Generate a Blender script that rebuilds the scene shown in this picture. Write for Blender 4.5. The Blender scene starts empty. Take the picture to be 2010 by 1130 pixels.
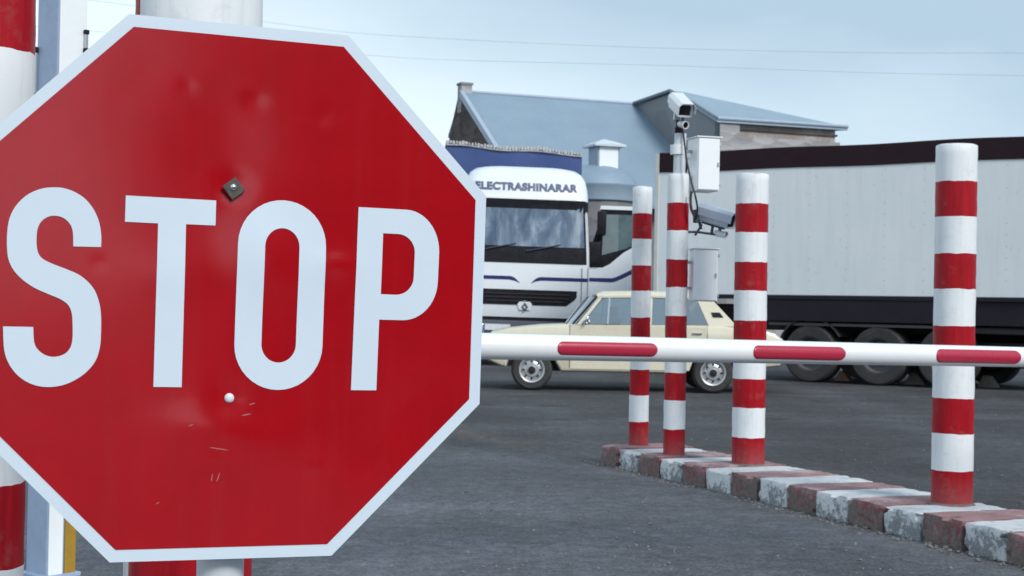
import bpy, bmesh, math, random
from mathutils import Vector, Matrix
random.seed(7)
scene = bpy.context.scene
col = scene.collection
PI = math.pi

# ------------------------------------------------------------------ camera
F, PITCH, ROLL, CAMH = 3000.0, 0.0124, 0.018, 1.11
CAM = Vector((0, 0, CAMH))
cp, sp, cr, sr = math.cos(PITCH), math.sin(PITCH), math.cos(ROLL), math.sin(ROLL)
_f = Vector((0, cp, sp)); _u = Vector((0, -sp, cp)); _x = Vector((1, 0, 0))
RT = cr*_x + sr*_u
UP = -sr*_x + cr*_u
cam_d = bpy.data.cameras.new('camera')
cam = bpy.data.objects.new('camera', cam_d); col.objects.link(cam)
m = Matrix((RT, UP, -_f)).transposed().to_4x4(); m.translation = CAM
cam.matrix_world = m
cam_d.sensor_width = 36; cam_d.lens = F*36/2010; cam_d.clip_end = 2000; cam_d.clip_start = .05
cam_d.dof.use_dof = True; cam_d.dof.focus_distance = 2.3; cam_d.dof.aperture_fstop = 24
scene.camera = cam

def at(px, py, depth):
    "world point seen at photo pixel (px, py), depth metres in front of the camera"
    return CAM + depth*(_f + (px-1005)/F*RT + (565-py)/F*UP)
def ground_at(px, py, z=0.0):
    d = _f + (px-1005)/F*RT + (565-py)/F*UP
    return CAM + d*((z-CAMH)/d.z)

# ------------------------------------------------------------------ materials
MATS = {}
def srgb(r, g, b):
    return tuple(((c/255)/12.92 if c/255 <= .04045 else ((c/255+.055)/1.055)**2.4) for c in (r, g, b)) + (1,)
def new_mat(name):
    mt = bpy.data.materials.new(name); mt.use_nodes = True
    nt = mt.node_tree
    return mt, nt, nt.nodes['Principled BSDF']
def N(nt, t, **kw):
    n = nt.nodes.new(t)
    for k, v in kw.items():
        if k in n.inputs: n.inputs[k].default_value = v
        else: setattr(n, k, v)
    return n
def noise(nt, scale, detail=4, rough=.55, vec=None):
    n = N(nt, 'ShaderNodeTexNoise'); n.inputs['Scale'].default_value = scale
    n.inputs['Detail'].default_value = detail; n.inputs['Roughness'].default_value = rough
    if vec is not None: nt.links.new(vec, n.inputs['Vector'])
    return n
def ramp(nt, fac, stops):
    r = N(nt, 'ShaderNodeValToRGB'); e = r.color_ramp.elements
    e[0].position, e[0].color = stops[0][0], stops[0][1]
    e[1].position, e[1].color = stops[-1][0], stops[-1][1]
    for p, c in stops[1:-1]:
        k = e.new(p); k.color = c
    nt.links.new(fac, r.inputs['Fac']); return r
def mixc(nt, fac, a, b, blend='MIX'):
    mx = N(nt, 'ShaderNodeMix'); mx.data_type = 'RGBA'; mx.blend_type = blend
    for sock, v in ((0, fac), (6, a), (7, b)):
        if hasattr(v, 'is_linked'): nt.links.new(v, mx.inputs[sock])
        else: mx.inputs[sock].default_value = v
    return mx.outputs[2]
def math_n(nt, op, a, b=0.0, clamp=False):
    n = N(nt, 'ShaderNodeMath'); n.operation = op; n.use_clamp = clamp
    for i, v in enumerate((a, b)):
        if hasattr(v, 'is_linked'): nt.links.new(v, n.inputs[i])
        else: n.inputs[i].default_value = v
    return n.outputs[0]
def g(v): return (v, v, v, 1)
def bump(nt, p, h, strength=.3, dist=.01):
    b = N(nt, 'ShaderNodeBump'); b.inputs['Strength'].default_value = strength; b.inputs['Distance'].default_value = dist
    nt.links.new(h, b.inputs['Height']); nt.links.new(b.outputs[0], p.inputs['Normal'])

def paint(name, c, rough=.4, metal=0.0, dirt=.25, scale=6.0, dirtc=None, bmp=0.0, spec=.5, coat=0.0):
    """painted or plain surface with a little wear: mottling, dust and roughness variation"""
    if name in MATS: return MATS[name]
    mt, nt, p = new_mat(name)
    tc = N(nt, 'ShaderNodeTexCoord')
    n1 = noise(nt, scale, 6, .6, tc.outputs['Object'])
    n2 = noise(nt, scale*6, 5, .65, tc.outputs['Object'])
    f = math_n(nt, 'MULTIPLY', n1.outputs[0], n2.outputs[0])
    r = ramp(nt, f, [(.18, g(0)), (.42, g(1))])
    dc = dirtc or tuple(x*.45 for x in c[:3])+(1,)
    fac = math_n(nt, 'MULTIPLY', r.outputs[0], dirt)
    nt.links.new(mixc(nt, fac, c, dc), p.inputs['Base Color'])
    rr = math_n(nt, 'MULTIPLY_ADD', n2.outputs[0], .25); rr.node.inputs[2].default_value = rough-.1
    nt.links.new(rr, p.inputs['Roughness'])
    p.inputs['Metallic'].default_value = metal
    p.inputs['Specular IOR Level'].default_value = spec
    p.inputs['Coat Weight'].default_value = coat
    if bmp: bump(nt, p, n2.outputs[0], bmp, .004)
    MATS[name] = mt; return mt

WHITE = (.80, .82, .83, 1)
RED = (.42, .010, .018, 1)

def band_mat(name, period, phase=0.0):
    """brush painted red and white bands with wobbly edges, along the object's own height"""
    mt, nt, p = new_mat(name)
    tc = N(nt, 'ShaderNodeTexCoord'); sx = N(nt, 'ShaderNodeSeparateXYZ')
    nt.links.new(tc.outputs['Object'], sx.inputs[0])
    geo = N(nt, 'ShaderNodeNewGeometry'); PW = geo.outputs['Position']; p.inputs['Specular IOR Level'].default_value = .22
    nz = noise(nt, 14, 3, .5, PW)
    w = math_n(nt, 'MULTIPLY', math_n(nt, 'SUBTRACT', nz.outputs[0], .5), .014)
    z = math_n(nt, 'ADD', math_n(nt, 'ADD', sx.outputs[2], phase), w)
    fr = math_n(nt, 'FRACT', math_n(nt, 'DIVIDE', z, period))
    isred = math_n(nt, 'LESS_THAN', fr, .49)
    # brush streaks run up and down
    mp = N(nt, 'ShaderNodeMapping'); mp.inputs['Scale'].default_value = (30, 30, 2.2)
    nt.links.new(PW, mp.inputs[0])
    st = noise(nt, 1.6, 6, .65, mp.outputs[0])
    n2 = noise(nt, 60, 4, .7, PW); n3 = noise(nt, 11, 6, .7, PW)
    redc = ramp(nt, st.outputs[0], [(.25, (.25, .003, .008, 1)), (.55, (.38, .004, .012, 1)), (.8, (.46, .008, .016, 1))])
    whc = ramp(nt, st.outputs[0], [(.2, (.66, .70, .73, 1)), (.5, (.80, .82, .83, 1))])
    c = mixc(nt, isred, whc.outputs[0], redc.outputs[0])
    chips = ramp(nt, n2.outputs[0], [(.70, g(0)), (.76, g(1))])
    c = mixc(nt, math_n(nt, 'MULTIPLY', chips.outputs[0], .35), c, (.25, .22, .21, 1))
    gr = ramp(nt, n3.outputs[0], [(.55, g(0)), (.72, g(1))])
    c = mixc(nt, math_n(nt, 'MULTIPLY', gr.outputs[0], .22), c, (.28, .22, .20, 1))
    # dust splashed on the lowest part
    foot = math_n(nt, 'MULTIPLY', math_n(nt, 'SUBTRACT', .16, sx.outputs[2]), 4.0, True)
    c = mixc(nt, math_n(nt, 'MULTIPLY', foot, n2.outputs[0]), c, (.20, .18, .17, 1))
    nt.links.new(c, p.inputs['Base Color'])
    rg = ramp(nt, st.outputs[0], [(.2, g(.34)), (.8, g(.55))]); nt.links.new(rg.outputs[0], p.inputs['Roughness'])
    bump(nt, p, st.outputs[0], .25, .004)
    return mt

M = {}
M['white_paint'] = paint('white_paint', WHITE, .38, dirt=.16, scale=4, dirtc=(.45, .46, .47, 1))
M['arm_white'] = paint('arm_white', (.84, .85, .86, 1), .28, dirt=.12, scale=9, dirtc=(.5, .5, .5, 1), coat=.2)
M['cab_white'] = paint('cab_white', (.80, .83, .86, 1), .25, dirt=.22, scale=1.6, dirtc=(.50, .52, .54, 1), coat=.3)
M['cream'] = paint('cream_paint', (.72, .665, .52, 1), .30, dirt=.28, scale=2.5, dirtc=(.46, .39, .29, 1), coat=.3)
M['black'] = paint('black_plastic', (.009, .009, .014, 1), .5, spec=.15, dirt=.4, dirtc=(.05, .05, .05, 1))
M['dark'] = paint('dark_chassis', (.022, .018, .022, 1), .6, spec=.15, dirt=.5, dirtc=(.06, .052, .05, 1))
M['rubber'] = paint('tyre_rubber', (.030, .030, .032, 1), .8, dirt=.65, scale=5, dirtc=(.085, .078, .072, 1), bmp=.3)
M['steel'] = paint('galvanised_steel', (.50, .53, .56, 1), .38, metal=.7, dirt=.3)
M['grey_paint'] = paint('pole_grey_paint', (.62, .66, .69, 1), .36, dirt=.2, scale=8)
M['alum'] = paint('hub_metal', (.55, .56, .57, 1), .35, metal=.6, dirt=.45, scale=20)
M['chrome'] = paint('chrome', (.7, .7, .7, 1), .18, metal=1, dirt=.2, scale=12)
M['navy'] = paint('navy_stripe', (.018, .022, .14, 1), .3, dirt=.2)
M['letter_navy'] = paint('lettering_navy', (.085, .10, .19, 1), .4, dirt=.3, scale=12, dirtc=(.2, .22, .28, 1))
M['tarp_blue'] = paint('tarpaulin_blue', (.030, .062, .205, 1), .5, dirt=.5, scale=1.3, dirtc=(.05, .085, .19, 1), bmp=.2)
M['rope_white'] = paint('rope_offwhite', (.50, .48, .47, 1), .8, dirt=.6, scale=7, dirtc=(.16, .15, .15, 1))
M['maroon'] = paint('dark_maroon_band', (.020, .007, .012, 1), .45, spec=.15, dirt=.35, dirtc=(.04, .02, .03, 1), scale=2)
M['skirt'] = paint('skirt_dark', (.016, .014, .022, 1), .5, spec=.15, dirt=.4, scale=2, dirtc=(.035, .03, .035, 1))
M['yellow'] = paint('ochre_yellow', (.38, .22, .02, 1), .45, dirt=.4, scale=10)
M['box_white'] = paint('cabinet_white', (.88, .90, .91, 1), .35, dirt=.06, scale=10)
M['cam_white'] = paint('camera_shell', (.74, .77, .80, 1), .32, dirt=.18, scale=30)
M['cam_shade'] = paint('camera_shell_shade', (.42, .48, .57, 1), .35, dirt=.25, scale=30)  # white shell with the shade of its side put into the colour
M['bumper_grey'] = paint('bumper_grey', (.050, .060, .090, 1), .5, dirt=.4)
M['orange'] = paint('chock_wood', (.34, .20, .14, 1), .7, dirt=.5, scale=12)
M['pale_wood'] = paint('chock_pale', (.36, .32, .27, 1), .7, dirt=.5, scale=12)
M['cable'] = paint('cable_black', (.02, .025, .03, 1), .5)
M['wire'] = paint('wire_grey', (.52, .58, .63, 1), .5)
M['seat'] = paint('seat_cloth', (.06, .055, .05, 1), .8)
M['plate'] = paint('number_plate', (.75, .77, .80, 1), .4, dirt=.3, scale=20)
M['plate_blue'] = paint('plate_blue', (.02, .05, .30, 1), .4)
M['lamp'] = paint('lamp_lens', (.55, .57, .60, 1), .12, metal=.5, dirt=.2)
M['amber'] = paint('amber_lens', (.5, .14, .01, 1), .2)
M['redlens'] = paint('tail_lens', (.35, .01, .01, 1), .2)
M['lens_black'] = paint('lens_black', (.003, .003, .005, 1), .22, spec=.25)

def glass_dark(name, c, rough=.05, spec=.8):
    mt, nt, p = new_mat(name)
    tc = N(nt, 'ShaderNodeTexCoord'); n1 = noise(nt, 2.2, 5, .6, tc.outputs['Object'])
    r = ramp(nt, n1.outputs[0], [(.35, tuple(x*.5 for x in c[:3])+(1,)), (.65, c)])
    nt.links.new(r.outputs[0], p.inputs['Base Color'])
    p.inputs['Roughness'].default_value = rough; p.inputs['Specular IOR Level'].default_value = spec
    p.inputs['Coat Weight'].default_value = 1; p.inputs['Coat Roughness'].default_value = .03
    return mt
def glass_clear(name, tint=(.75, .85, .9, 1), refl=.25):
    mt, nt, p = new_mat(name)
    nt.nodes.remove(p)
    out = nt.nodes['Material Output']
    tr = N(nt, 'ShaderNodeBsdfTransparent'); tr.inputs[0].default_value = tint
    gl = N(nt, 'ShaderNodeBsdfGlossy'); gl.inputs['Roughness'].default_value = .04
    fr = N(nt, 'ShaderNodeFresnel'); fr.inputs[0].default_value = 1.5
    f = math_n(nt, 'ADD', fr.outputs[0], refl, True)
    mx = N(nt, 'ShaderNodeMixShader'); nt.links.new(f, mx.inputs[0])
    nt.links.new(tr.outputs[0], mx.inputs[1]); nt.links.new(gl.outputs[0], mx.inputs[2])
    nt.links.new(mx.outputs[0], out.inputs[0]); return mt
def reflection_streak_glass(name):
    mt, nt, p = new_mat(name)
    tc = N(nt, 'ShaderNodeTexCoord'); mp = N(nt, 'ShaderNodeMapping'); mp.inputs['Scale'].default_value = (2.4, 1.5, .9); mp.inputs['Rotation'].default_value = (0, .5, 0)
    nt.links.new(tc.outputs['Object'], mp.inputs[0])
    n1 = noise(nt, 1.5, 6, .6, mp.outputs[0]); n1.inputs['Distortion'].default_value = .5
    r_ = ramp(nt, n1.outputs[0], [(.36, (.045, .07, .125, 1)), (.52, (.10, .145, .215, 1)), (.72, (.29, .35, .42, 1))])  # pale streaks in the colour stand in for reflections on the glass
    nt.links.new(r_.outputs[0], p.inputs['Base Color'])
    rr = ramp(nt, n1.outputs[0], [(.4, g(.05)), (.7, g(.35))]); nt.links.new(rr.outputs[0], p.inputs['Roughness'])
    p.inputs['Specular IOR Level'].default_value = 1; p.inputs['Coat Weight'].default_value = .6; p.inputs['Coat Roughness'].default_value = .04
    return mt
M['windscreen'] = reflection_streak_glass('windscreen_reflection_glass')
M['door_glass'] = glass_dark('door_glass', (.10, .16, .17, 1), .03, 1.0)
M['car_glass'] = glass_clear('car_glass', (.78, .87, .92, 1), .30)
M['car_wind'] = glass_dark('car_windscreen_glass', (.035, .05, .065, 1), .05, .9)

def sign_red():
    mt, nt, p = new_mat('sign_red_sheeting')
    tc = N(nt, 'ShaderNodeTexCoord')
    n1 = noise(nt, 18, 5, .6, tc.outputs['Object']); n2 = noise(nt, 160, 3, .6, tc.outputs['Object'])
    c = ramp(nt, n1.outputs[0], [(.3, (.36, .0015, .006, 1)), (.7, (.405, .002, .008, 1))]).outputs[0]
    sc = ramp(nt, n2.outputs[0], [(.74, g(0)), (.80, g(1))])
    c = mixc(nt, math_n(nt, 'MULTIPLY', sc.outputs[0], .10), c, (.45, .20, .2, 1))
    mp = N(nt, 'ShaderNodeMapping'); mp.inputs['Scale'].default_value = (60, 60, 3); nt.links.new(tc.outputs['Object'], mp.inputs[0])
    stk = noise(nt, 1.0, 5, .6, mp.outputs[0]); sk = ramp(nt, stk.outputs[0], [(.52, g(0)), (.72, g(1))])
    c = mixc(nt, math_n(nt, 'MULTIPLY', sk.outputs[0], .05), c, (.30, .06, .06, 1))
    nt.links.new(c, p.inputs['Base Color'])
    p.inputs['Roughness'].default_value = .16; p.inputs['Specular IOR Level'].default_value = .78
    n3 = noise(nt, 9, 2, .5, tc.outputs['Object'])
    bump(nt, p, n3.outputs[0], .02, .01)
    return mt
M['sign_red'] = sign_red()
M['sign_white'] = paint('sign_white_sheeting', (.64, .73, .81, 1), .35, dirt=.10, scale=30, dirtc=(.5, .6, .66, 1))

def ground_line():
    a, b_ = ground_at(1176, 910), ground_at(1885, 1081)
    d = (b_-a); d.z = 0; d.normalize(); n = Vector((-d.y, d.x, 0)); n = n if n.x > 0 else -n
    return n, n.dot(a)
def asphalt():
    mt, nt, p = new_mat('old_asphalt')
    tc = N(nt, 'ShaderNodeTexCoord'); P = tc.outputs['Object']
    big = noise(nt, .35, 5, .6, P); mid = noise(nt, 2.3, 6, .65, P); fine = noise(nt, 48, 3, .8, P); gr2 = noise(nt, 17, 5, .75, P)
    grit = N(nt, 'ShaderNodeTexVoronoi'); grit.inputs['Scale'].default_value = 85; nt.links.new(P, grit.inputs['Vector'])
    # tyre-swept streaks along the lane
    mp = N(nt, 'ShaderNodeMapping'); mp.inputs['Rotation'].default_value = (0, 0, .38); mp.inputs['Scale'].default_value = (1.0, .10, 1)
    nt.links.new(P, mp.inputs[0]); lane = noise(nt, 1.1, 4, .55, mp.outputs[0])
    mp2 = N(nt, 'ShaderNodeMapping'); mp2.inputs['Scale'].default_value = (.12, 1.0, 1)
    nt.links.new(P, mp2.inputs[0]); cross = noise(nt, 1.4, 5, .6, mp2.outputs[0])
    c = ramp(nt, mid.outputs[0], [(.28, (.040, .041, .047, 1)), (.5, (.062, .064, .072, 1)), (.74, (.092, .094, .104, 1))]).outputs[0]
    l = ramp(nt, lane.outputs[0], [(.44, g(0)), (.60, g(1))])
    c = mixc(nt, math_n(nt, 'MULTIPLY', l.outputs[0], .6), c, (.118, .121, .134, 1))
    l2 = ramp(nt, cross.outputs[0], [(.47, g(0)), (.58, g(1))])
    c = mixc(nt, math_n(nt, 'MULTIPLY', l2.outputs[0], .50), c, (.040, .040, .048, 1))
    b = ramp(nt, big.outputs[0], [(.42, g(0)), (.56, g(1))])
    c = mixc(nt, math_n(nt, 'MULTIPLY', b.outputs[0], .45), c, (.034, .035, .040, 1))
    f = ramp(nt, fine.outputs[0], [(.40, g(0)), (.66, g(1))])
    c = mixc(nt, math_n(nt, 'MULTIPLY', f.outputs[0], .55), c, (.185, .187, .196, 1))
    st = ramp(nt, grit.outputs['Distance'], [(.10, g(1)), (.22, g(0))])
    gsel = ramp(nt, grit.outputs['Color'], [(.62, g(0)), (.72, g(1))])
    c = mixc(nt, math_n(nt, 'MULTIPLY', math_n(nt, 'MULTIPLY', st.outputs[0], gsel.outputs[0]), .5), c, (.26, .25, .245, 1))
    g2 = ramp(nt, gr2.outputs[0], [(.36, g(1)), (.52, g(0))])
    c = mixc(nt, math_n(nt, 'MULTIPLY', g2.outputs[0], .55), c, (.035, .034, .036, 1))
    ow = noise(nt, .9, 3, .5, P); ol = ramp(nt, ow.outputs[0], [(.64, g(0)), (.69, g(1))])
    c = mixc(nt, math_n(nt, 'MULTIPLY', ol.outputs[0], .6), c, (.020, .020, .022, 1))
    nrm, off_ = ground_line()
    dt = N(nt, 'ShaderNodeVectorMath'); dt.operation = 'DOT_PRODUCT'; nt.links.new(P, dt.inputs[0]); dt.inputs[1].default_value = nrm
    sxy = N(nt, 'ShaderNodeSeparateXYZ'); nt.links.new(P, sxy.inputs[0])
    e1 = math_n(nt, 'MULTIPLY', math_n(nt, 'SUBTRACT', off_+.35, dt.outputs['Value']), 2.5, True)
    e2 = math_n(nt, 'MULTIPLY', math_n(nt, 'SUBTRACT', 13.2, math_n(nt, 'ADD', sxy.outputs[1], math_n(nt, 'MULTIPLY', mid.outputs[0], 2.0))), .8, True)
    road = math_n(nt, 'MULTIPLY', e1, e2)
    c = mixc(nt, math_n(nt, 'MULTIPLY', math_n(nt, 'SUBTRACT', 1.0, road), .30), c, (.040, .034, .032, 1))
    near = math_n(nt, 'SUBTRACT', 1.0, math_n(nt, 'MULTIPLY', math_n(nt, 'ABSOLUTE', math_n(nt, 'ADD', math_n(nt, 'SUBTRACT', dt.outputs['Value'], off_), .05)), 3.2), True)
    c = mixc(nt, math_n(nt, 'MULTIPLY', near, math_n(nt, 'MULTIPLY', fine.outputs[0], .9)), c, (.15, .125, .105, 1))
    c = mixc(nt, math_n(nt, 'MULTIPLY', road, .55), c, mixc(nt, f.outputs[0], (.096, .103, .122, 1), (.185, .194, .218, 1)))
    g3 = noise(nt, 10, 9, .86, P); k3 = ramp(nt, g3.outputs[0], [(.34, g(.45)), (.5, g(1.0)), (.66, g(1.75))])
    c = mixc(nt, .75, c, k3.outputs[0], 'MULTIPLY')
    wp = noise(nt, .55, 6, .6, P); wr = ramp(nt, wp.outputs[0], [(.40, g(.78)), (.52, g(1.0)), (.64, g(1.28))])
    c = mixc(nt, 1.0, c, wr.outputs[0], 'MULTIPLY')
    # a few cracks
    v = N(nt, 'ShaderNodeTexVoronoi'); v.feature = 'DISTANCE_TO_EDGE'; v.inputs['Scale'].default_value = .55
    wv = N(nt, 'ShaderNodeVectorMath'); wv.operation = 'ADD'; nt.links.new(P, wv.inputs[0]); nt.links.new(mid.outputs['Color'], wv.inputs[1])
    nt.links.new(wv.outputs[0], v.inputs['Vector'])
    ck = ramp(nt, v.outputs['Distance'], [(.004, g(1)), (.012, g(0))])
    c = mixc(nt, math_n(nt, 'MULTIPLY', ck.outputs[0], math_n(nt, 'MULTIPLY', big.outputs[0], .5)), c, (.018, .018, .02, 1))
    nt.links.new(c, p.inputs['Base Color'])
    p.inputs['Roughness'].default_value = .88; p.inputs['Specular IOR Level'].default_value = .35
    h = math_n(nt, 'ADD', fine.outputs[0], math_n(nt, 'MULTIPLY', grit.outputs['Distance'], .6))
    bump(nt, p, h, .75, .014)
    return mt
M['asphalt'] = asphalt()

def kerb_mat(name, c1, c2, bare, cut, over):
    "worn paint over rough concrete"
    mt, nt, p = new_mat(name)
    tc = N(nt, 'ShaderNodeTexCoord'); P = tc.outputs['Object']
    gw = N(nt, 'ShaderNodeNewGeometry'); PW = gw.outputs['Position']
    n1 = noise(nt, 7, 6, .7, PW); n2 = noise(nt, 38, 5, .7, PW); n4 = noise(nt, 3.1, 6, .75, PW)
    sx = N(nt, 'ShaderNodeSeparateXYZ'); nt.links.new(P, sx.inputs[0])
    geo = N(nt, 'ShaderNodeNewGeometry'); sn = N(nt, 'ShaderNodeSeparateXYZ'); nt.links.new(geo.outputs['Normal'], sn.inputs[0])
    base = ramp(nt, n2.outputs[0], [(.3, c1), (.7, c2)]).outputs[0]
    ov = ramp(nt, n4.outputs[0], [(.50, g(0)), (.62, g(1))])
    upf = math_n(nt, 'MULTIPLY', sn.outputs[2], .75, True)
    base = mixc(nt, math_n(nt, 'ADD', math_n(nt, 'MULTIPLY', ov.outputs[0], .5), math_n(nt, 'MULTIPLY', upf, n4.outputs[0])), base, over)
    k = math_n(nt, 'ADD', math_n(nt, 'MULTIPLY', n1.outputs[0], .55), math_n(nt, 'MULTIPLY', n2.outputs[0], .45))
    # the paint has come off mostly on the upright faces and near the road
    low = math_n(nt, 'MULTIPLY', math_n(nt, 'SUBTRACT', .12, sx.outputs[2]), .75, True)
    side = math_n(nt, 'MULTIPLY', math_n(nt, 'SUBTRACT', 1.0, sn.outputs[2], True), .045)
    k = math_n(nt, 'ADD', math_n(nt, 'ADD', k, low), side)
    off = ramp(nt, k, [(cut, g(0)), (cut+.05, g(1))])
    bc = ramp(nt, n2.outputs[0], [(.3, tuple(x*.5 for x in bare[:3])+(1,)), (.65, bare)]).outputs[0]
    nt.links.new(mixc(nt, off.outputs[0], base, bc), p.inputs['Base Color'])
    p.inputs['Roughness'].default_value = .8
    bump(nt, p, math_n(nt, 'SUBTRACT', n2.outputs[0], math_n(nt, 'MULTIPLY', off.outputs[0], .5)), .6, .012)
    return mt
M['kerb_red'] = kerb_mat('worn_red_kerb_paint', (.19, .050, .054, 1), (.30, .115, .12, 1), (.22, .17, .155, 1), .530, (.46, .36, .36, 1))
M['kerb_white'] = kerb_mat('worn_white_kerb_paint', (.62, .64, .66, 1), (.80, .81, .82, 1), (.30, .32, .34, 1), .575, (.44, .45, .46, 1))
M['concrete'] = paint('bare_concrete', (.22, .21, .20, 1), .85, dirt=.6, scale=7, bmp=.4)

def stone(name, c1, c2, c3, sx=1.4, sy=2.6):
    mt, nt, p = new_mat(name)
    tc = N(nt, 'ShaderNodeTexCoord'); P = tc.outputs['Object']
    mp = N(nt, 'ShaderNodeMapping'); mp.inputs['Scale'].default_value = (sx, sx, sy); nt.links.new(P, mp.inputs[0])
    v = N(nt, 'ShaderNodeTexVoronoi'); v.inputs['Scale'].default_value = 1.6; nt.links.new(mp.outputs[0], v.inputs['Vector'])
    n1 = noise(nt, 2.0, 6, .65, P); n2 = noise(nt, 14, 4, .6, P)
    c = ramp(nt, v.outputs['Color'], [(.2, c1), (.5, c2), (.8, c3)]).outputs[0]
    c = mixc(nt, math_n(nt, 'MULTIPLY', n1.outputs[0], .5), c, c2)
    c = mixc(nt, math_n(nt, 'MULTIPLY', n2.outputs[0], .3), c, c1)
    nt.links.new(c, p.inputs['Base Color']); p.inputs['Roughness'].default_value = .9
    bump(nt, p, v.outputs['Distance'], .4, .05)
    return mt
M['stone_dark'] = stone('dark_tuff_masonry', (.050, .040, .038, 1), (.085, .068, .064, 1), (.13, .108, .10, 1))
M['stone_grey'] = stone('grey_rendered_masonry', (.19, .20, .21, 1), (.225, .235, .245, 1), (.26, .265, .275, 1), .5, .5)
M['stone_mixed'] = stone('weathered_coursed_masonry', (.24, .235, .24, 1), (.36, .35, .36, 1), (.50, .49, .49, 1), 1.3, 4.0)
M['stone_kiosk'] = stone('grey_kiosk_masonry', (.17, .17, .18, 1), (.22, .22, .225, 1), (.27, .265, .27, 1))
M['brown_board'] = paint('brown_boards', (.27, .225, .20, 1), .8, dirt=.9, scale=1.6, dirtc=(.46, .44, .43, 1))

def sheet_roof(name, c1, c2):
    mt, nt, p = new_mat(name)
    tc = N(nt, 'ShaderNodeTexCoord'); P = tc.outputs['Object']
    n1 = noise(nt, .9, 5, .6, P); n2 = noise(nt, 7, 4, .6, P)
    f = math_n(nt, 'ADD', math_n(nt, 'MULTIPLY', n1.outputs[0], .7), math_n(nt, 'MULTIPLY', n2.outputs[0], .3))
    nt.links.new(ramp(nt, f, [(.3, c1), (.7, c2)]).outputs[0], p.inputs['Base Color'])
    p.inputs['Roughness'].default_value = .55; p.inputs['Metallic'].default_value = .15
    bump(nt, p, n2.outputs[0], .15, .02)
    return mt
M['roof_blue'] = sheet_roof('blue_grey_sheet_roof', (.23, .31, .39, 1), (.28, .365, .445, 1))
M['roof_pale'] = sheet_roof('pale_blue_sheet_roof', (.26, .35, .43, 1), (.34, .43, .51, 1))
M['verge'] = paint('roof_edge_flashing', (.38, .46, .55, 1), .5, dirt=.3)

def panel_white():
    mt, nt, p = new_mat('trailer_panel_white')
    tc = N(nt, 'ShaderNodeTexCoord'); P = tc.outputs['Object']
    n1 = noise(nt, .8, 5, .6, P); n2 = noise(nt, 5, 6, .7, P)
    mp = N(nt, 'ShaderNodeMapping'); mp.inputs['Scale'].default_value = (5, 5, .5); nt.links.new(P, mp.inputs[0])
    st = noise(nt, 1.5, 5, .6, mp.outputs[0])
    c = ramp(nt, n1.outputs[0], [(.3, (.70, .745, .77, 1)), (.7, (.76, .79, .81, 1))]).outputs[0]
    c = mixc(nt, math_n(nt, 'MULTIPLY', ramp(nt, st.outputs[0], [(.45, g(0)), (.75, g(1))]).outputs[0], .25), c, (.52, .55, .56, 1))
    c = mixc(nt, math_n(nt, 'MULTIPLY', ramp(nt, n2.outputs[0], [(.60, g(0)), (.72, g(1))]).outputs[0], .28), c, (.25, .26, .265, 1))
    # rivet specks in rows
    sx = N(nt, 'ShaderNodeSeparateXYZ'); nt.links.new(P, sx.inputs[0])
    def dot(o, per): return math_n(nt, 'ABSOLUTE', math_n(nt, 'SUBTRACT', math_n(nt, 'FRACT', math_n(nt, 'DIVIDE', o, per)), .5))
    dx = math_n(nt, 'LESS_THAN', dot(sx.outputs[0], .62), .018); dz = math_n(nt, 'LESS_THAN', dot(sx.outputs[2], .17), .07)
    rv = math_n(nt, 'MULTIPLY', math_n(nt, 'MULTIPLY', dx, dz), math_n(nt, 'GREATER_THAN', n2.outputs[0], .47))
    c = mixc(nt, math_n(nt, 'MULTIPLY', rv, .30), c, (.2, .2, .2, 1))
    nt.links.new(c, p.inputs['Base Color']); p.inputs['Roughness'].default_value = .42
    return mt
M['panel'] = panel_white()

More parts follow.
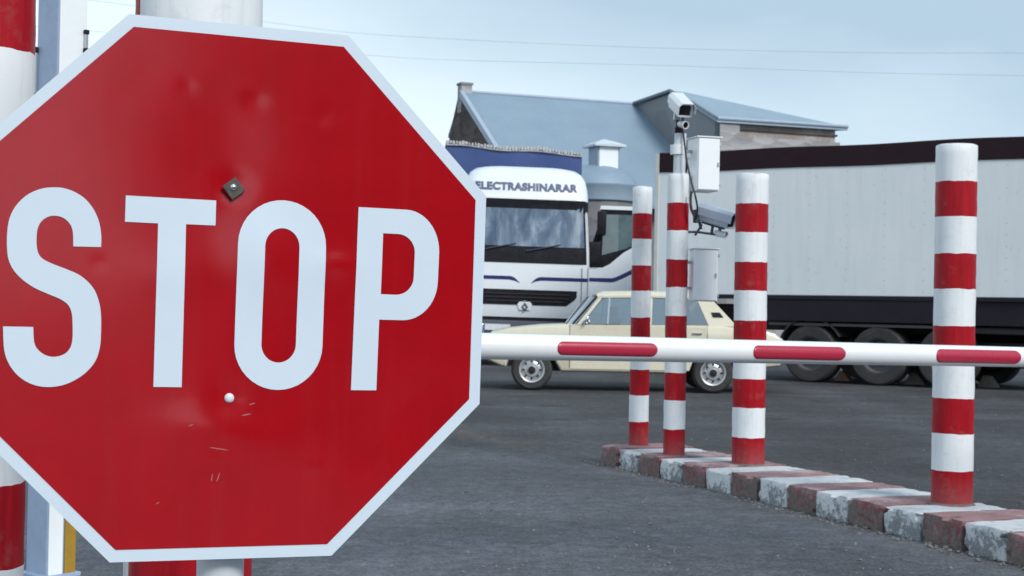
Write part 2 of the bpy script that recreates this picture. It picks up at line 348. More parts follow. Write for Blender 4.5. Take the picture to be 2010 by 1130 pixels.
# ------------------------------------------------------------------ mesh building
class MB:
    def __init__(s): s.b = bmesh.new()
    def box(s, c, d, rot=None, bev=0.0, seg=2):
        r = bmesh.ops.create_cube(s.b, size=1.0)
        vs = r['verts']
        mt = Matrix.Translation(Vector(c)) @ (rot.to_4x4() if rot is not None else Matrix.Identity(4)) @ Matrix.Diagonal((*d, 1))
        bmesh.ops.transform(s.b, matrix=mt, verts=vs)
        if bev:
            es = list({e for v in vs for e in v.link_edges})
            bmesh.ops.bevel(s.b, geom=es, offset=bev, segments=seg, profile=.5, affect='EDGES')
        return s
    def tube(s, pts, r, n=12, cap=True, r2=None):
        pts = [Vector(p) for p in pts]; k = len(pts); rings = []
        up = None
        for i, p in enumerate(pts):
            t = (pts[min(i+1, k-1)]-pts[max(i-1, 0)]).normalized()
            if up is None:
                up = Vector((0, 0, 1)) if abs(t.z) < .9 else Vector((1, 0, 0))
            a = t.cross(up).normalized(); b = a.cross(t).normalized(); up = b
            rr = r if r2 is None else r+(r2-r)*i/(k-1)
            rings.append([s.b.verts.new(p+rr*(math.cos(2*PI*j/n)*a+math.sin(2*PI*j/n)*b)) for j in range(n)])
        for A, B in zip(rings, rings[1:]):
            for j in range(n): s.b.faces.new((A[j], A[(j+1) % n], B[(j+1) % n], B[j]))
        if cap: s.b.faces.new(rings[0][::-1]); s.b.faces.new(rings[-1])
        return s
    def lathe(s, prof, n=32, mat=None, close=False):
        "prof: (radius, height) pairs, spun round local Z then moved by mat"
        mat = mat or Matrix.Identity(4); rings = []
        for r, z in prof:
            if r < 1e-6: rings.append([s.b.verts.new(mat @ Vector((0, 0, z)))])
            else: rings.append([s.b.verts.new(mat @ Vector((r*math.cos(2*PI*j/n), r*math.sin(2*PI*j/n), z))) for j in range(n)])
        for A, B in zip(rings, rings[1:]):
            for j in range(n):
                a, b, c, d = A[j % len(A)], A[(j+1) % len(A)], B[(j+1) % len(B)], B[j % len(B)]
                vs = []
                for v in (a, b, c, d):
                    if v not in vs: vs.append(v)
                if len(vs) > 2: s.b.faces.new(vs)
        return s
    def loft(s, rings, cap=True, closed=True):
        R = [[s.b.verts.new(Vector(p)) for p in ring] for ring in rings]; n = len(R[0])
        for A, B in zip(R, R[1:]):
            for j in range(n if closed else n-1): s.b.faces.new((A[j], A[(j+1) % n], B[(j+1) % n], B[j]))
        if cap and closed: s.b.faces.new(R[0][::-1]); s.b.faces.new(R[-1])
        return s
    def poly(s, pts):
        s.b.faces.new([s.b.verts.new(Vector(p)) for p in pts]); return s
    def prism(s, pts, off):
        "polygon (3-D points) swept by the vector off"
        off = Vector(off); return s.loft([pts, [Vector(p)+off for p in pts]])
    def build(s, name, mat, parent=None, smooth=None, loc=None):
        bmesh.ops.recalc_face_normals(s.b, faces=s.b.faces)
        me = bpy.data.meshes.new(name); s.b.to_mesh(me); s.b.free()
        me.materials.append(mat)
        if smooth:
            for f in me.polygons: f.use_smooth = True
            try: me.set_sharp_from_angle(angle=math.radians(smooth))
            except Exception: pass
        o = bpy.data.objects.new(name, me); col.objects.link(o)
        if parent is not None: o.parent = parent
        if loc is not None: o.location = loc
        return o

def tag(o, label=None, cat=None, group=None, kind=None):
    if label: o['label'] = label
    if cat: o['category'] = cat
    if group: o['group'] = group
    if kind: o['kind'] = kind
    return o
def empty(name, loc, label, cat, group=None, mat=None):
    o = bpy.data.objects.new(name, None); col.objects.link(o); o.empty_display_size = .1
    if mat is not None: o.matrix_world = mat
    else: o.location = loc
    return tag(o, label, cat, group)
def rz(a): return Matrix.Rotation(a, 4, 'Z')
def ry(a): return Matrix.Rotation(a, 4, 'Y')
def rx(a): return Matrix.Rotation(a, 4, 'X')
def T(v): return Matrix.Translation(Vector(v))
def dup_tree(o, parent=None):
    c = o.copy(); col.objects.link(c)
    if parent is not None: c.parent = parent
    for ch in list(o.children): dup_tree(ch, c)
    return c

def inset_poly(pts, d):
    "move a counter-clockwise 2-D outline inwards by d"
    n = len(pts); out = []
    for i in range(n):
        p0, p1, p2 = Vector(pts[i-1]), Vector(pts[i]), Vector(pts[(i+1) % n])
        e1 = (p1-p0).normalized(); e2 = (p2-p1).normalized()
        n1 = Vector((-e1.y, e1.x)); n2 = Vector((-e2.y, e2.x))
        b = (n1+n2); b = b/max(.35, b.length_squared/2)
        out.append(tuple(p1+b*d))
    return out

# ------------------------------------------------------------------ sky and light
w = bpy.data.worlds.new('World'); scene.world = w; w.use_nodes = True
nt = w.node_tree; bg = nt.nodes['Background']
SUN_AZ, SUN_EL = math.radians(145), math.radians(37)       # from behind the camera, to its right
sky = N(nt, 'ShaderNodeTexSky'); sky.sky_type = 'NISHITA'; sky.sun_disc = False
sky.sun_elevation = SUN_EL; sky.sun_rotation = SUN_AZ; sky.air_density = 1.0; sky.dust_density = 1.5; sky.ozone_density = 1.5
tc = N(nt, 'ShaderNodeTexCoord')
mp = N(nt, 'ShaderNodeMapping'); mp.inputs['Scale'].default_value = (1, 1, 2.6); nt.links.new(tc.outputs['Generated'], mp.inputs[0])
c1 = noise(nt, 3.2, 7, .55, mp.outputs[0]); c1.inputs['Distortion'].default_value = .3
c2 = noise(nt, 1.3, 3, .5, mp.outputs[0])
sep = N(nt, 'ShaderNodeSeparateXYZ'); nt.links.new(tc.outputs['Generated'], sep.inputs[0])
# a bright bank of cloud low ahead to the left, greyer blue higher and to the right
side = math_n(nt, 'ADD', math_n(nt, 'MULTIPLY', sep.outputs[0], .60), math_n(nt, 'MULTIPLY', sep.outputs[2], 2.0))
side = math_n(nt, 'ADD', side, math_n(nt, 'MULTIPLY', math_n(nt, 'SUBTRACT', c1.outputs[0], .5), .28))
cl = ramp(nt, side, [(.08, (8.0, 9.1, 9.9, 1)), (.22, (6.7, 8.0, 9.0, 1)), (.35, (5.3, 6.6, 7.6, 1)), (.48, (3.9, 5.2, 6.3, 1))])
cover = ramp(nt, c2.outputs[0], [(.25, g(.84)), (.6, g(.97))])
skyc = mixc(nt, cover.outputs[0], sky.outputs[0], cl.outputs[0])
nt.links.new(skyc, bg.inputs['Color']); bg.inputs['Strength'].default_value = .105
sl = bpy.data.lights.new('sun', 'SUN'); sl.energy = 2.1; sl.angle = math.radians(18); sl.color = (1, .97, .93)
so = bpy.data.objects.new('sun', sl); col.objects.link(so)
sd = Vector((math.sin(SUN_AZ)*math.cos(SUN_EL), math.cos(SUN_AZ)*math.cos(SUN_EL), math.sin(SUN_EL)))
so.rotation_euler = (-sd).to_track_quat('-Z', 'Y').to_euler(); so.location = (20, -20, 30)
vs = scene.view_settings; vs.view_transform = 'Standard'; vs.look = 'None'; vs.exposure = .27; vs.gamma = 1
scene.cycles.use_denoising = True

# ------------------------------------------------------------------ ground
gm = MB()
b = gm.b
NX = 60
gx = [-600, -200, -60, -20] + [-10+i*.5 for i in range(0, 61)] + [30, 60, 200, 600]
gy = [-300, -60, -15, -5] + [i*.6 for i in range(0, 70)] + [50, 80, 160, 400, 900]
vv = [[b.verts.new((x, y, .006*math.sin(x*1.3+y*.6)*math.sin(y*.9-x*.4) if -8 < x < 18 and 0 < y < 40 else 0)) for x in gx] for y in gy]
for j in range(len(gy)-1):
    for i in range(len(gx)-1): b.faces.new((vv[j][i], vv[j][i+1], vv[j+1][i+1], vv[j+1][i]))
tag(gm.build('ground', M['asphalt'], smooth=60), kind='structure')

# ------------------------------------------------------------------ kerbed islands
def island(name, p0, d, width, blk, count, h, first_red, label):
    d = Vector(d).normalized(); n = Vector((-d.y, d.x)) if Vector((-d.y, d.x)).x > 0 else Vector((d.y, -d.x))
    root = empty(name, (p0[0], p0[1], 0), label, 'traffic island', 'striped traffic islands')
    rnd = random.Random(name+'k'+str(count))
    ang = math.atan2(d.y, d.x)
    proto_d, proto_n = d, n
    for i in range(count):
        mb = MB()
        hh = h + rnd.uniform(-.006, .006); inset = rnd.uniform(-.008, .010)
        L = blk - .006
        seg = 7; segw = 10; segh = 4
        # a rough cast block: grid box with worn, chipped edges
        bmesh.ops.create_cube(mb.b, size=1)
        bmesh.ops.subdivide_edges(mb.b, edges=mb.b.edges[:], cuts=7, use_grid_fill=True)
        for v in mb.b.verts:
            x, y, z = v.co
            q = Vector((abs(x), abs(y), z))
            e = sum(1 for k in (abs(x) > .49, abs(y) > .49, z > .49) if k)
            r = rnd.uniform(0, 1)
            co = Vector(((x+.5)*L, (y+.5)*width, (z+.5)*(hh+.03)-.03))
            if e >= 2:
                k = .006 + .010*r*r + (.02 if r > .93 else 0)
                if abs(x) > .49: co.x -= math.copysign(k*.6, x)
                if abs(y) > .49: co.y -= math.copysign(k, y)
                if z > .49: co.z -= k*.8
            else:
                if abs(y) > .49: co.y -= math.copysign(.006*r, y)
                if z > .49: co.z -= .004*r
            v.co = co
        red = (i % 2 == 0) == first_red
        o = mb.build('kerb_block', M['kerb_red' if red else 'kerb_white'], root, smooth=40)
        o['label'] = 'worn red painted block' if red else 'worn white painted block'
        o.matrix_local = Matrix(((d.x, n.x, 0, 0), (d.y, n.y, 0, 0), (0, 0, 1, 0), (0, 0, 0, 1))) @ T((i*blk+.003, inset, 0)) if (d.x*n.y-d.y*n.x) > 0 else \
            Matrix(((d.x, n.x, 0, 0), (d.y, n.y, 0, 0), (0, 0, 1, 0), (0, 0, 0, 1))) @ T((i*blk+.003, inset, 0))
    return root, d, n

KH = .14
pA = ground_at(1176, 910); pB = ground_at(1885, 1081)
dR = (pB-pA); dR.z = 0; blkR = dR.length/13.0
islR, dR, nR = island('traffic_island', pA, dR.to_2d(), .60, blkR, 19, KH, True,
                      'long island of worn red and white blocks carrying four striped posts')
dL = dR.copy(); nL = nR.copy()
pL = nL*.05 + dL*(-5.50)
island('traffic_island', pL, dL, .88, .325, 13, .15, False, 'low painted island under the stop sign pole and tall barrier column')

# stones and grit swept against the kerb
gb = MB()
rg = random.Random(3)
def pebble(p, s):
    r = bmesh.ops.create_icosphere(gb.b, subdivisions=1, radius=s)
    mt = T(p) @ Matrix.Rotation(rg.uniform(0, 6), 4, 'Z') @ Matrix.Diagonal((1, rg.uniform(.6, 1), rg.uniform(.45, .8), 1))
    for v in r['verts']: v.co *= rg.uniform(.8, 1.2)
    bmesh.ops.transform(gb.b, matrix=mt, verts=r['verts'])
for i in range(520):
    t = rg.uniform(-.3, 5.6); off = -abs(rg.gauss(0, .06))-.004
    p = Vector((pA.x, pA.y)) + dR*t + nR*off
    pebble((p.x, p.y, .004), rg.choice((.004, .006, .006, .009, .014)))
for i in range(420):
    pt = ground_at(rg.uniform(900, 2050), rg.uniform(770, 1130))
    pebble((pt.x, pt.y, .003), rg.choice((.004, .005, .007, .010)))
tag(gb.build('gravel', M['concrete'], smooth=50), 'loose grit and pebbles scattered on the asphalt along the kerb', 'gravel', kind='stuff')

# ------------------------------------------------------------------ striped posts
BAND = .1857*2
def striped_post(base, top_z, r, label, lean=(0, 0)):
    h = top_z-base.z
    root = empty('striped_post', base, label, 'striped post', 'red and white striped posts')
    mt = band_mat('red_white_bands', h/5.0)
    rnd = random.Random(label)
    mb = MB(); n = 40; rings = []
    zs = [0, .004] + [h*i/40 for i in range(1, 40)] + [h-.004, h]
    for k, z in enumerate(zs):
        rr = r - (.003 if z > h-.002 else 0)
        ph = rnd.uniform(0, 6)
        rings.append([((rr+.0010*math.sin(3*2*PI*j/n+ph))*math.cos(2*PI*j/n)+lean[0]*z, (rr+.0010*math.sin(2*2*PI*j/n+ph))*math.sin(2*PI*j/n)+lean[1]*z, z) for j in range(n)])
    mb.loft(rings)
    mb.build('pipe', mt, root, smooth=50)
    cap = MB().lathe([(0, h+.008), (r*.55, h+.007), (r-.012, h+.004), (r-.004, h+.001), (r-.003, h-.006)], 40, T((lean[0]*h, lean[1]*h, 0)))
    cap.build('cap', M['white_paint'], root, smooth=60)
    wl = MB().lathe([(r+.001, .016), (r+.007, .012), (r+.014, .004), (r+.018, .0)], 40)
    for v in wl.b.verts: v.co.x += rnd.uniform(-.003, .003); v.co.y += rnd.uniform(-.003, .003)
    wl.build('foot_ring', M['kerb_red'], root, smooth=60)
    return root
def post_px(bx, by, tx, ty, width_px, label):
    p = ground_at(bx, by, KH); dep = (p-CAM).dot(_f)
    r = width_px/F*dep/2
    p = ground_at(bx, by-2, KH) + Vector((0, r*.6, 0)); dep = (p-CAM).dot(_f)
    p.z = KH-.01
    tz = at(tx, ty, dep).z
    return striped_post(p, tz, r, label), p, dep, r, tz
P1, p1, d1, r1, t1 = post_px(1254, 877, 1262, 367, 39, 'thin striped post standing at the far left end of the right island')
P2, p2, d2, r2, t2 = post_px(1324, 896, 1335, 342, 43, 'thin striped post carrying the camera mast and white cabinets')
P3, p3, d3, r3, t3 = post_px(1471, 914, 1482, 342, 65, 'thick striped post between the camera post and the rightmost post')
P4, p4, d4, r4, t4 = post_px(1875, 992, 1892, 285, 81, 'thick striped post standing alone in front of the white trailer, at the right')
def left_post(px, depth, label):
    p = at(px, 588, depth); p.z = .14
    return striped_post(p, 2.03, .107, label)
left_post(-41, 3.38, 'thick striped post cut off by the left edge of the picture, beside the grey column')  # the column's grey is shade put into its colour
left_post(384, 2.72, 'thick striped post right behind the stop sign, its white band above the sign')
left_post(345, 3.60, 'striped post almost hidden behind another post behind the stop sign')

# ------------------------------------------------------------------ stop sign
sign_o = Vector((-.3123, 1.7132, 1.1218))
def srot(a, b_, c):
    return (rz(a) @ rx(b_) @ ry(c)).to_3x3()
SR = srot(.376, .004, .0133)
SM = SR.to_4x4(); SM.translation = sign_o
pole_x, pole_y = -.331, 1.760
sign = empty('stop_sign', (pole_x, pole_y, .14), 'red octagonal STOP sign with white border, dented face, on a grey pole', 'stop sign')
rel = Matrix.Translation(Vector((-pole_x, -pole_y, -.14))) @ SM
DENTS = [  # x, z, radius x, radius z, depth (metres, + pushes the face back), in the sign's own plane
    (-.012, .175, .050, .060, .0012), (-.0045, .1170, .018, .016, .0022), (.001, -.1200, .020, .020, .0016),
    (.005, -.175, .085, .050, -.0030), (-.0585, .2256, .007, .006, .0006), (.0187, .2166, .011, .008, .0008),
    (-.147, .0259, .007, .006, .0006), (.117, .037, .020, .010, -.0012), (.020, .055, .035, .050, -.0022), (.055, .030, .035, .045, -.0030),
    (-.0103, -.1763, .014, .005, .0009), (-.0136, -.2089, .008, .008, .0008), (-.055, .020, .05, .03, -.0010), (.098, .205, .010, .010, .0007),
    (.12, .03, .030, .020, -.0012), (.2, -.15, .10, .09, .0012), (-.16, -.17, .10, .09, .0010),
    (-.06, -.235, .007, .007, .0007), (.10, -.20, .008, .007, -.0006), (-.02, -.15, .05, .02, -.0012), (.035, -.135, .03, .02, .0010)]
def dent(x, z):
    s = 0.0
    for cx, cz, a, b_, d in DENTS:
        q = ((x-cx)/a)**2+((z-cz)/b_)**2
        if q < 12: s += d*math.exp(-q)
    s += .0006*math.sin(9*x+2)*math.sin(11*z) + .0003*math.sin(23*x+17*z)
    e = max(abs(x), abs(z), (abs(x)+abs(z))/math.sqrt(2))/.30
    return s*(1 if e < .8 else max(0, (1-e)/.2))
M['scuff'] = paint('scraped_sheeting', (.44, .13, .14, 1), .6)
def octo(a):
    s = a*math.tan(PI/8)
    return [(-s, a), (-a, s), (-a, -s), (-s, -a), (s, -a), (a, -s), (a, s), (s, a)]
def sheet(outer, holes, y, step, name, mat, relief=True, thick=0.0):
    "flat outline cut into a fine grid, then laid on the dented face"
    mb = MB(); bb = mb.b; edges = []
    for loop in [outer]+holes:
        vs_ = [bb.verts.new((x, 0, z)) for x, z in loop]
        for i in range(len(vs_)): edges.append(bb.edges.new((vs_[i-1], vs_[i])))
    bmesh.ops.triangle_fill(bb, use_beauty=True, use_dissolve=False, edges=edges)
    xs = [p[0] for p in outer]; zs = [p[1] for p in outer]
    for ax, lo, hi in ((0, min(xs), max(xs)), (2, min(zs), max(zs))):
        k = math.floor(lo/step)+1
        while k*step < hi-1e-5:
            co = Vector((0, 0, 0)); co[ax] = k*step; no = Vector((0, 0, 0)); no[ax] = 1
            bmesh.ops.bisect_plane(bb, geom=bb.verts[:]+bb.edges[:]+bb.faces[:], plane_co=co, plane_no=no, dist=1e-6)
            k += 1
    for v in bb.verts: v.co.y = y+(dent(v.co.x, v.co.z) if relief else 0)
    bmesh.ops.recalc_face_normals(bb, faces=bb.faces)
    if bb.faces and sum(f.normal.y*f.calc_area() for f in bb.faces) > 0: bmesh.ops.reverse_faces(bb, faces=bb.faces)
    me = bpy.data.meshes.new(name); bb.to_mesh(me); bb.free(); me.materials.append(mat)
    for f in me.polygons: f.use_smooth = True
    o = bpy.data.objects.new(name, me); col.objects.link(o); o.parent = sign; o.matrix_local = rel
    return o
o8, i8 = octo(.30), octo(.2865)
pl = MB()
# backing plate with a folded rim
def ring(a, y): return [(x, y, z) for x, z in octo(a)]
pl.loft([ring(.2998, .004), ring(.3000, .006), ring(.3000, .020), ring(.2985, .020), ring(.2980, .012), ring(.2, .0125)], cap=False)
pl.b.faces.new([v for v in pl.b.verts[-8:]])
bk = pl.build('back_plate', M['steel'], sign); bk.matrix_local = rel
sheet(o8, [i8], .0035, .03, 'border', M['sign_white'])
sheet(i8, [], .0030, .006, 'face', M['sign_red'])
def chaikin(p, it=2):
    for _ in range(it):
        q = []
        n = len(p)
        for i in range(n):
            a, c = p[i], p[(i+1) % n]
            q += [(a[0]*.75+c[0]*.25, a[1]*.75+c[1]*.25), (a[0]*.25+c[0]*.75, a[1]*.25+c[1]*.75)]
        p = q
    return p
def catmull(p, k=3):
    out = []
    for i in range(len(p)-1):
        p0, p1_, p2_, p3_ = p[max(i-1, 0)], p[i], p[i+1], p[min(i+2, len(p)-1)]
        for j in range(k):
            t = j/k
            out.append(tuple(.5*((2*b_)+(-a+c)*t+(2*a-5*b_+4*c-d)*t*t+(-a+3*b_-3*c+d)*t**3) for a, b_, c, d in zip(p0, p1_, p2_, p3_)))
    out.append(p[-1]); return out
S_out = [(-243.7, -45.5), (-242.3, -65.7), (-239.3, -78.9), (-232.6, -91.0), (-222.8, -100.8), (-209.8, -107.4), (-195.9, -109.4), (-180.9, -107.4), (-167.1, -101.2), (-155.5, -92.1), (-147.1, -80.7), (-142.9, -65.9), (-142.2, -47.9), (-143.2, -27.6), (-146.2, -14.1), (-151.1, -3.0), (-159.1, 6.2), (-169.1, 13.2), (-183.3, 18.8), (-196.4, 23.5), (-206.2, 28.4), (-210.9, 34.8), (-212.6, 43.5), (-212.8, 52.6), (-212.0, 60.4), (-208.7, 67.9), (-202.5, 73.1), (-195.1, 75.0), (-186.5, 73.4), (-179.4, 67.6), (-175.6, 58.8), (-174.6, 42.8)]
S_in = [(-145.4, 43.4), (-145.6, 55.7), (-148.3, 70.2), (-154.3, 83.4), (-163.4, 94.4), (-174.5, 101.4), (-186.5, 105.1), (-198.3, 105.3), (-210.5, 102.9), (-222.5, 96.8), (-231.7, 88.1), (-238.2, 77.8), (-242.0, 65.5), (-243.0, 50.2), (-242.4, 36.7), (-240.4, 25.4), (-234.9, 14.6), (-225.5, 4.9), (-212.5, -3.6), (-197.3, -10.0), (-185.4, -14.9), (-177.6, -20.7), (-173.6, -29.6), (-172.2, -44.1), (-172.0, -57.6), (-173.7, -66.2), (-177.9, -72.2), (-184.2, -75.7), (-191.7, -76.9), (-199.6, -75.1), (-206.9, -69.9), (-211.4, -61.8), (-213.0, -45.3)]
S = catmull(S_out)+catmull(S_in)
def arc(cx, cz, rx_, rz_, a0, a1, n=12):
    return [(cx+rx_*math.cos(math.radians(a0+(a1-a0)*i/n)), cz+rz_*math.sin(math.radians(a0+(a1-a0)*i/n))) for i in range(n+1)]
Tl = [(-121, 101), (-121, 72.2), (-85.2, 72.2), (-84.2, -108), (-53.4, -108), (-54.6, 72.8), (-22, 73), (-22, 101)]
def stadium(x0, x1, z0, z1, rz_):
    cx = (x0+x1)/2; rx_ = (x1-x0)/2
    return arc(cx, z1-rz_, rx_, rz_, 0, 180, 20)+arc(cx, z0+rz_, rx_, rz_, 180, 360, 20)
O_o = stadium(3.6, 105.2, -110, 105.4, 51); O_i = stadium(34.2, 74.0, -79, 73.6, 21)
P_o = [(171.7, -27), (171.4, -109.4), (140.9, -109.4), (142.4, 102.5)] + arc(200.5, 53.5, 42, 49, 90, 0) + arc(199.5, 20, 42.5, 47, 0, -90)
P_i = [(172.6, 2.6), (172.9, 73.6)] + arc(191, 52.6, 21.3, 21, 90, 0, 8) + arc(190.5, 23.5, 21.5, 21, 0, -90, 8)
mm = lambda p: [(x/1000, z/1000) for x, z in p]
for L, hs in ((S, []), (Tl, []), (O_o, [O_i]), (P_o, [P_i])):
    sheet(mm(L), [mm(h) for h in hs], .0022, .01, 'letter', M['sign_white'])
for fx, fz, fl, fa in ((-.0165, -.2085, .005, 1.5), (-.0095, -.2080, .006, 1.3), (-.010, -.1763, .012, -.15), (.020, -.138, .006, .2), (-.042, -.150, .003, .4), (.026, -.126, .004, .3), (-.075, -.236, .0022, .5)):
    ca_, sa_ = math.cos(fa), math.sin(fa); hw_ = .0007
    sheet([(fx+x*ca_-z*sa_, fz+x*sa_+z*ca_) for x, z in ((-fl, -hw_*.3), (-fl*.2, -hw_), (fl, -hw_*.4), (fl*.5, hw_*.8), (-fl*.6, hw_))], [], .0024, .05, 'scuff', M['scuff'])
pm = MB()
pm.tube([(0, 0, 0), (0.002, 0, .8), (.004, 0, 1.20)], .0268, 28)
pm.build('pole', M['grey_paint'], sign, smooth=40)
pc = MB().lathe([(0, 1.212), (.018, 1.208), (.0275, 1.200), (.0275, 1.185)], 24, T((.004, 0, 0))); pc.build('pole_cap', M['black'], sign, smooth=40)
bp = MB().lathe([(.0275, .02), (.07, .012), (.075, .0)], 24); bp.build('base_flange', M['grey_paint'], sign, smooth=40)
for zz in (.117, -.12):
    br = MB(); br.box((0, .030, zz), (.30, .016, .03)); o = br.build('bracket', M['steel'], sign); o.matrix_local = rel
# upper bolt: a square torn rusty washer with a bright screw head, lower bolt: a small round white rivet
wb = MB(); wb.box((-.0035, -.0005, .1152), (.019, .003, .0185), ry(PI/4+.12).to_3x3(), .001)
o = wb.build('washer', paint('rusty_washer', (.055, .045, .040, 1), .6, dirt=.7, scale=90, dirtc=(.16, .14, .13, 1)), sign); o.matrix_local = rel
hb = MB().lathe([(0, .0035), (.0028, .003), (.0040, .0012), (.0042, 0)], 16, T((-.0045, -.0018, .1168)) @ rx(PI/2)); o = hb.build('bolt', M['chrome'], sign, smooth=60); o.matrix_local = rel
hb = MB().lathe([(0, .0038), (.003, .0034), (.0052, .0018), (.0056, 0)], 18, T((.0002, .0032, -.1197)) @ rx(PI/2)); o = hb.build('bolt', M['cam_white'], sign, smooth=60); o.matrix_local = rel

# ------------------------------------------------------------------ boom barrier: column, arm, reflectors
cc = at(103, 588, 5.25)
barrier = empty('boom_barrier', (cc.x, cc.y, .145), 'white boom barrier arm with red reflector strips, hinged on a tall column toned grey for shade', 'barrier')
yaw = math.radians(52)
CW, CD = .116, .122
Rc = rz(yaw)
def cb(mb_name, c, d, mat, bev=.004):
    mb = MB(); mb.box((0, 0, 0), d, None, bev); o = mb.build(mb_name, mat, barrier); o.matrix_local = Rc @ T(c); return o
M['column_shade'] = paint('column_shade_bluegrey', (.34, .43, .58, 1), .42, dirt=.25, scale=7)  # blue-grey holds the shade of the column's left face
cb('column', (CW/2, CD/2, 1.30), (CW, CD, 2.60), M['column_shade'], .006)
# door panel, white for the lit side, on the right-hand face with hinges, and the ochre strip at its foot
cb('door_panel', (CW*.5, -.004, 1.62), (CW-.006, .008, 1.70), M['box_white'])
cb('reflective_strip', (CW*.78, -.004, .37), (CW*.40, .008, .72), M['yellow'])
cb('lit_foot_panel', (CW*.27, -.004, .37), (CW*.50, .008, .72), M['box_white'])
h_ = cb('hinge', (CW-.012, -.014, 1.865), (.014, .012, .075), M['steel'], .003)
for z in (1.865+.032, 1.865-.032):
    mb = MB(); mb.box((0, 0, 0), (.017, .016, .016), None, .003); o = mb.build('hinge_knuckle', M['black'], h_); o.location = (0, -.002, z-1.865)
h_ = cb('latch', (-.010, CD-.008, 1.75), (.012, .012, .17), M['steel'], .003)
for z in (.08, -.08):
    mb = MB(); mb.box((0, 0, 0), (.017, .017, .022), None, .003); o = mb.build('latch_bolt', M['black'], h_); o.location = (0, .001, z)
cb('base_plate', (CW/2, CD/2, .008), (CW+.03, CD+.03, .016), M['column_shade'], .003)
cb('top_cap', (CW/2, CD/2, 2.608), (CW+.012, CD+.012, .016), M['column_shade'], .003)
LB = Vector(barrier.location)
aL = at(945, 679, 5.90); aR = at(2003, 700.6, 6.84)
ad = (aR-aL).normalized()
a0 = aL - ad*1.66; a1 = aR + ad*.9
def arm_r(p): return .0512-.0062*((p-aL).length/(aR-aL).length) if (p-aL).dot(ad) > 0 else .0512
am = MB()
pts = [a0+(a1-a0)*i/40 for i in range(41)]
rings = []
sidev = ad.cross(Vector((0, 0, 1))).normalized(); upv = sidev.cross(ad).normalized()
for p in pts:
    r = arm_r(p); rings.append([p-LB+r*(math.cos(2*PI*j/36)*sidev+math.sin(2*PI*j/36)*upv) for j in range(36)])
am.loft(rings)
arm = am.build('arm', M['arm_white'], barrier, smooth=50)
# reflector strips: raised stadium strips on the camera side of the tube
def reflector(pxa, pya, pxb, pyb, dia_px):
    def param(px):
        lo, hi = -2.0, 5.0
        for _ in range(60):
            mid = (lo+hi)/2; q = aL+ad*mid+sidev*.05-CAM
            if 1005+F*q.dot(RT)/q.dot(_f) < px: lo = mid
            else: hi = mid
        return lo
    ta, tb = param(pxa), param(pxb); mb = MB()
    half = None; rows = []
    nseg = 44; nar = 9
    for i in range(nseg+1):
        q_ = i/nseg; q_ = q_*q_*(3-2*q_); q_ = q_*q_*(3-2*q_); t = ta+(tb-ta)*q_; p = aL+ad*t; r = arm_r(p)
        hw = 13.2/F*((p-CAM).dot(_f))           # strip half height (m)
        e = min(t-ta, tb-t)
        hh = hw*math.sqrt(max(0, 1-(1-min(1, e/hw))**2)) if e < hw else hw
        hh = max(hh, .0006)
        row = []
        for j in range(nar):
            s = -1+2*j/(nar-1)
            ang = math.asin(max(-1, min(1, s*hh/r))) - .02
            rr = r+.0035*(1-abs(s)**6)*min(1, e/.004+.05)+.0005
            row.append(p-LB+rr*(math.cos(ang)*sidev+math.sin(ang)*upv))
        rows.append(row)
    mb.loft(rows, cap=False, closed=False)
    return mb.build('reflector', M['reflector'], arm, smooth=70)
M['reflector'] = paint('red_reflector', (.46, .020, .055, 1), .28, dirt=.30, scale=9, dirtc=(.30, .03, .05, 1), coat=.3)
reflector(1094, 686, 1291, 0, 26); reflector(1479, 0, 1661, 0, 26); reflector(1839, 0, 2006, 0, 25)
pv = MB()
pv.tube([a0-LB, Vector((cc.x, cc.y, a0.z))-LB+Vector((.02, .06, 0))], .055, 20)
pv.build('pivot', M['steel'], barrier, smooth=40)

# ------------------------------------------------------------------ camera mast, cabinets, cameras on the thin post
mast_b = Vector((p2.x, p2.y, t2))
def onmast(px, py, dy=0.0): return at(px, py, d2+dy)
mast = empty('camera_mast', mast_b, 'slim grey pipe mast rising from the second thin striped post', 'mast', )
top = onmast(1336, 262); bot = onmast(1333, 345)
mb = MB(); mb.tube([bot-mast_b, top-mast_b], .040, 20); mb.build('pipe', M['grey_paint'], mast, smooth=40)
mb = MB(); q0, q1 = onmast(1331, 303), onmast(1331, 284)
mb.tube([q0-mast_b, q1-mast_b], .052, 20); mb.build('clamp', M['white_paint'], mast, smooth=40)
mb = MB(); mb.box(onmast(1347, 307)-mast_b, (.05, .05, .035), None, .004); mb.build('clamp_lug', M['steel'], mast)

def cabinet(x0, y0, x1, y1, label, grp, yw=14):
    ctr = onmast((x0+x1)/2, (y0+y1)/2, -.05)
    wv = (x1-x0)/F*d2; hv = (y1-y0)/F*d2
    root = empty('equipment_cabinet', ctr-Vector((0, 0, hv/2)), label, 'cabinet', grp)
    root.rotation_euler = (0, .006, math.radians(yw))
    D_ = .19
    mb = MB(); mb.box((0, D_/2, hv/2), (wv, D_, hv), None, .005); mb.build('housing', M['box_white'], root)
    mb = MB(); mb.box((0, -.005, hv/2), (wv-.012, .010, hv-.014), None, .003); dr = mb.build('door', M['box_white'], root)
    mb = MB(); mb.box((wv*.40, -.014, hv*.5), (.010, .010, .03), None, .002); mb.build('latch', M['steel'], dr)
    for z in (.12, .88):
        mb = MB(); mb.box((wv/2+.004, .006, hv*z), (.010, .016, .024), None, .002); mb.build('hinge', M['steel'], root)
    for z in (.75, .25):
        mb = MB(); mb.box((-wv/2-.03, D_*.6, hv*z), (.08, .03, .02)); mb.build('bracket', M['steel'], root)
    mb = MB(); mb.box((0, D_/2-.006, hv+.004), (wv+.02, D_+.02, .008), None, .002); mb.build('lid', M['box_white'], root)
    return root
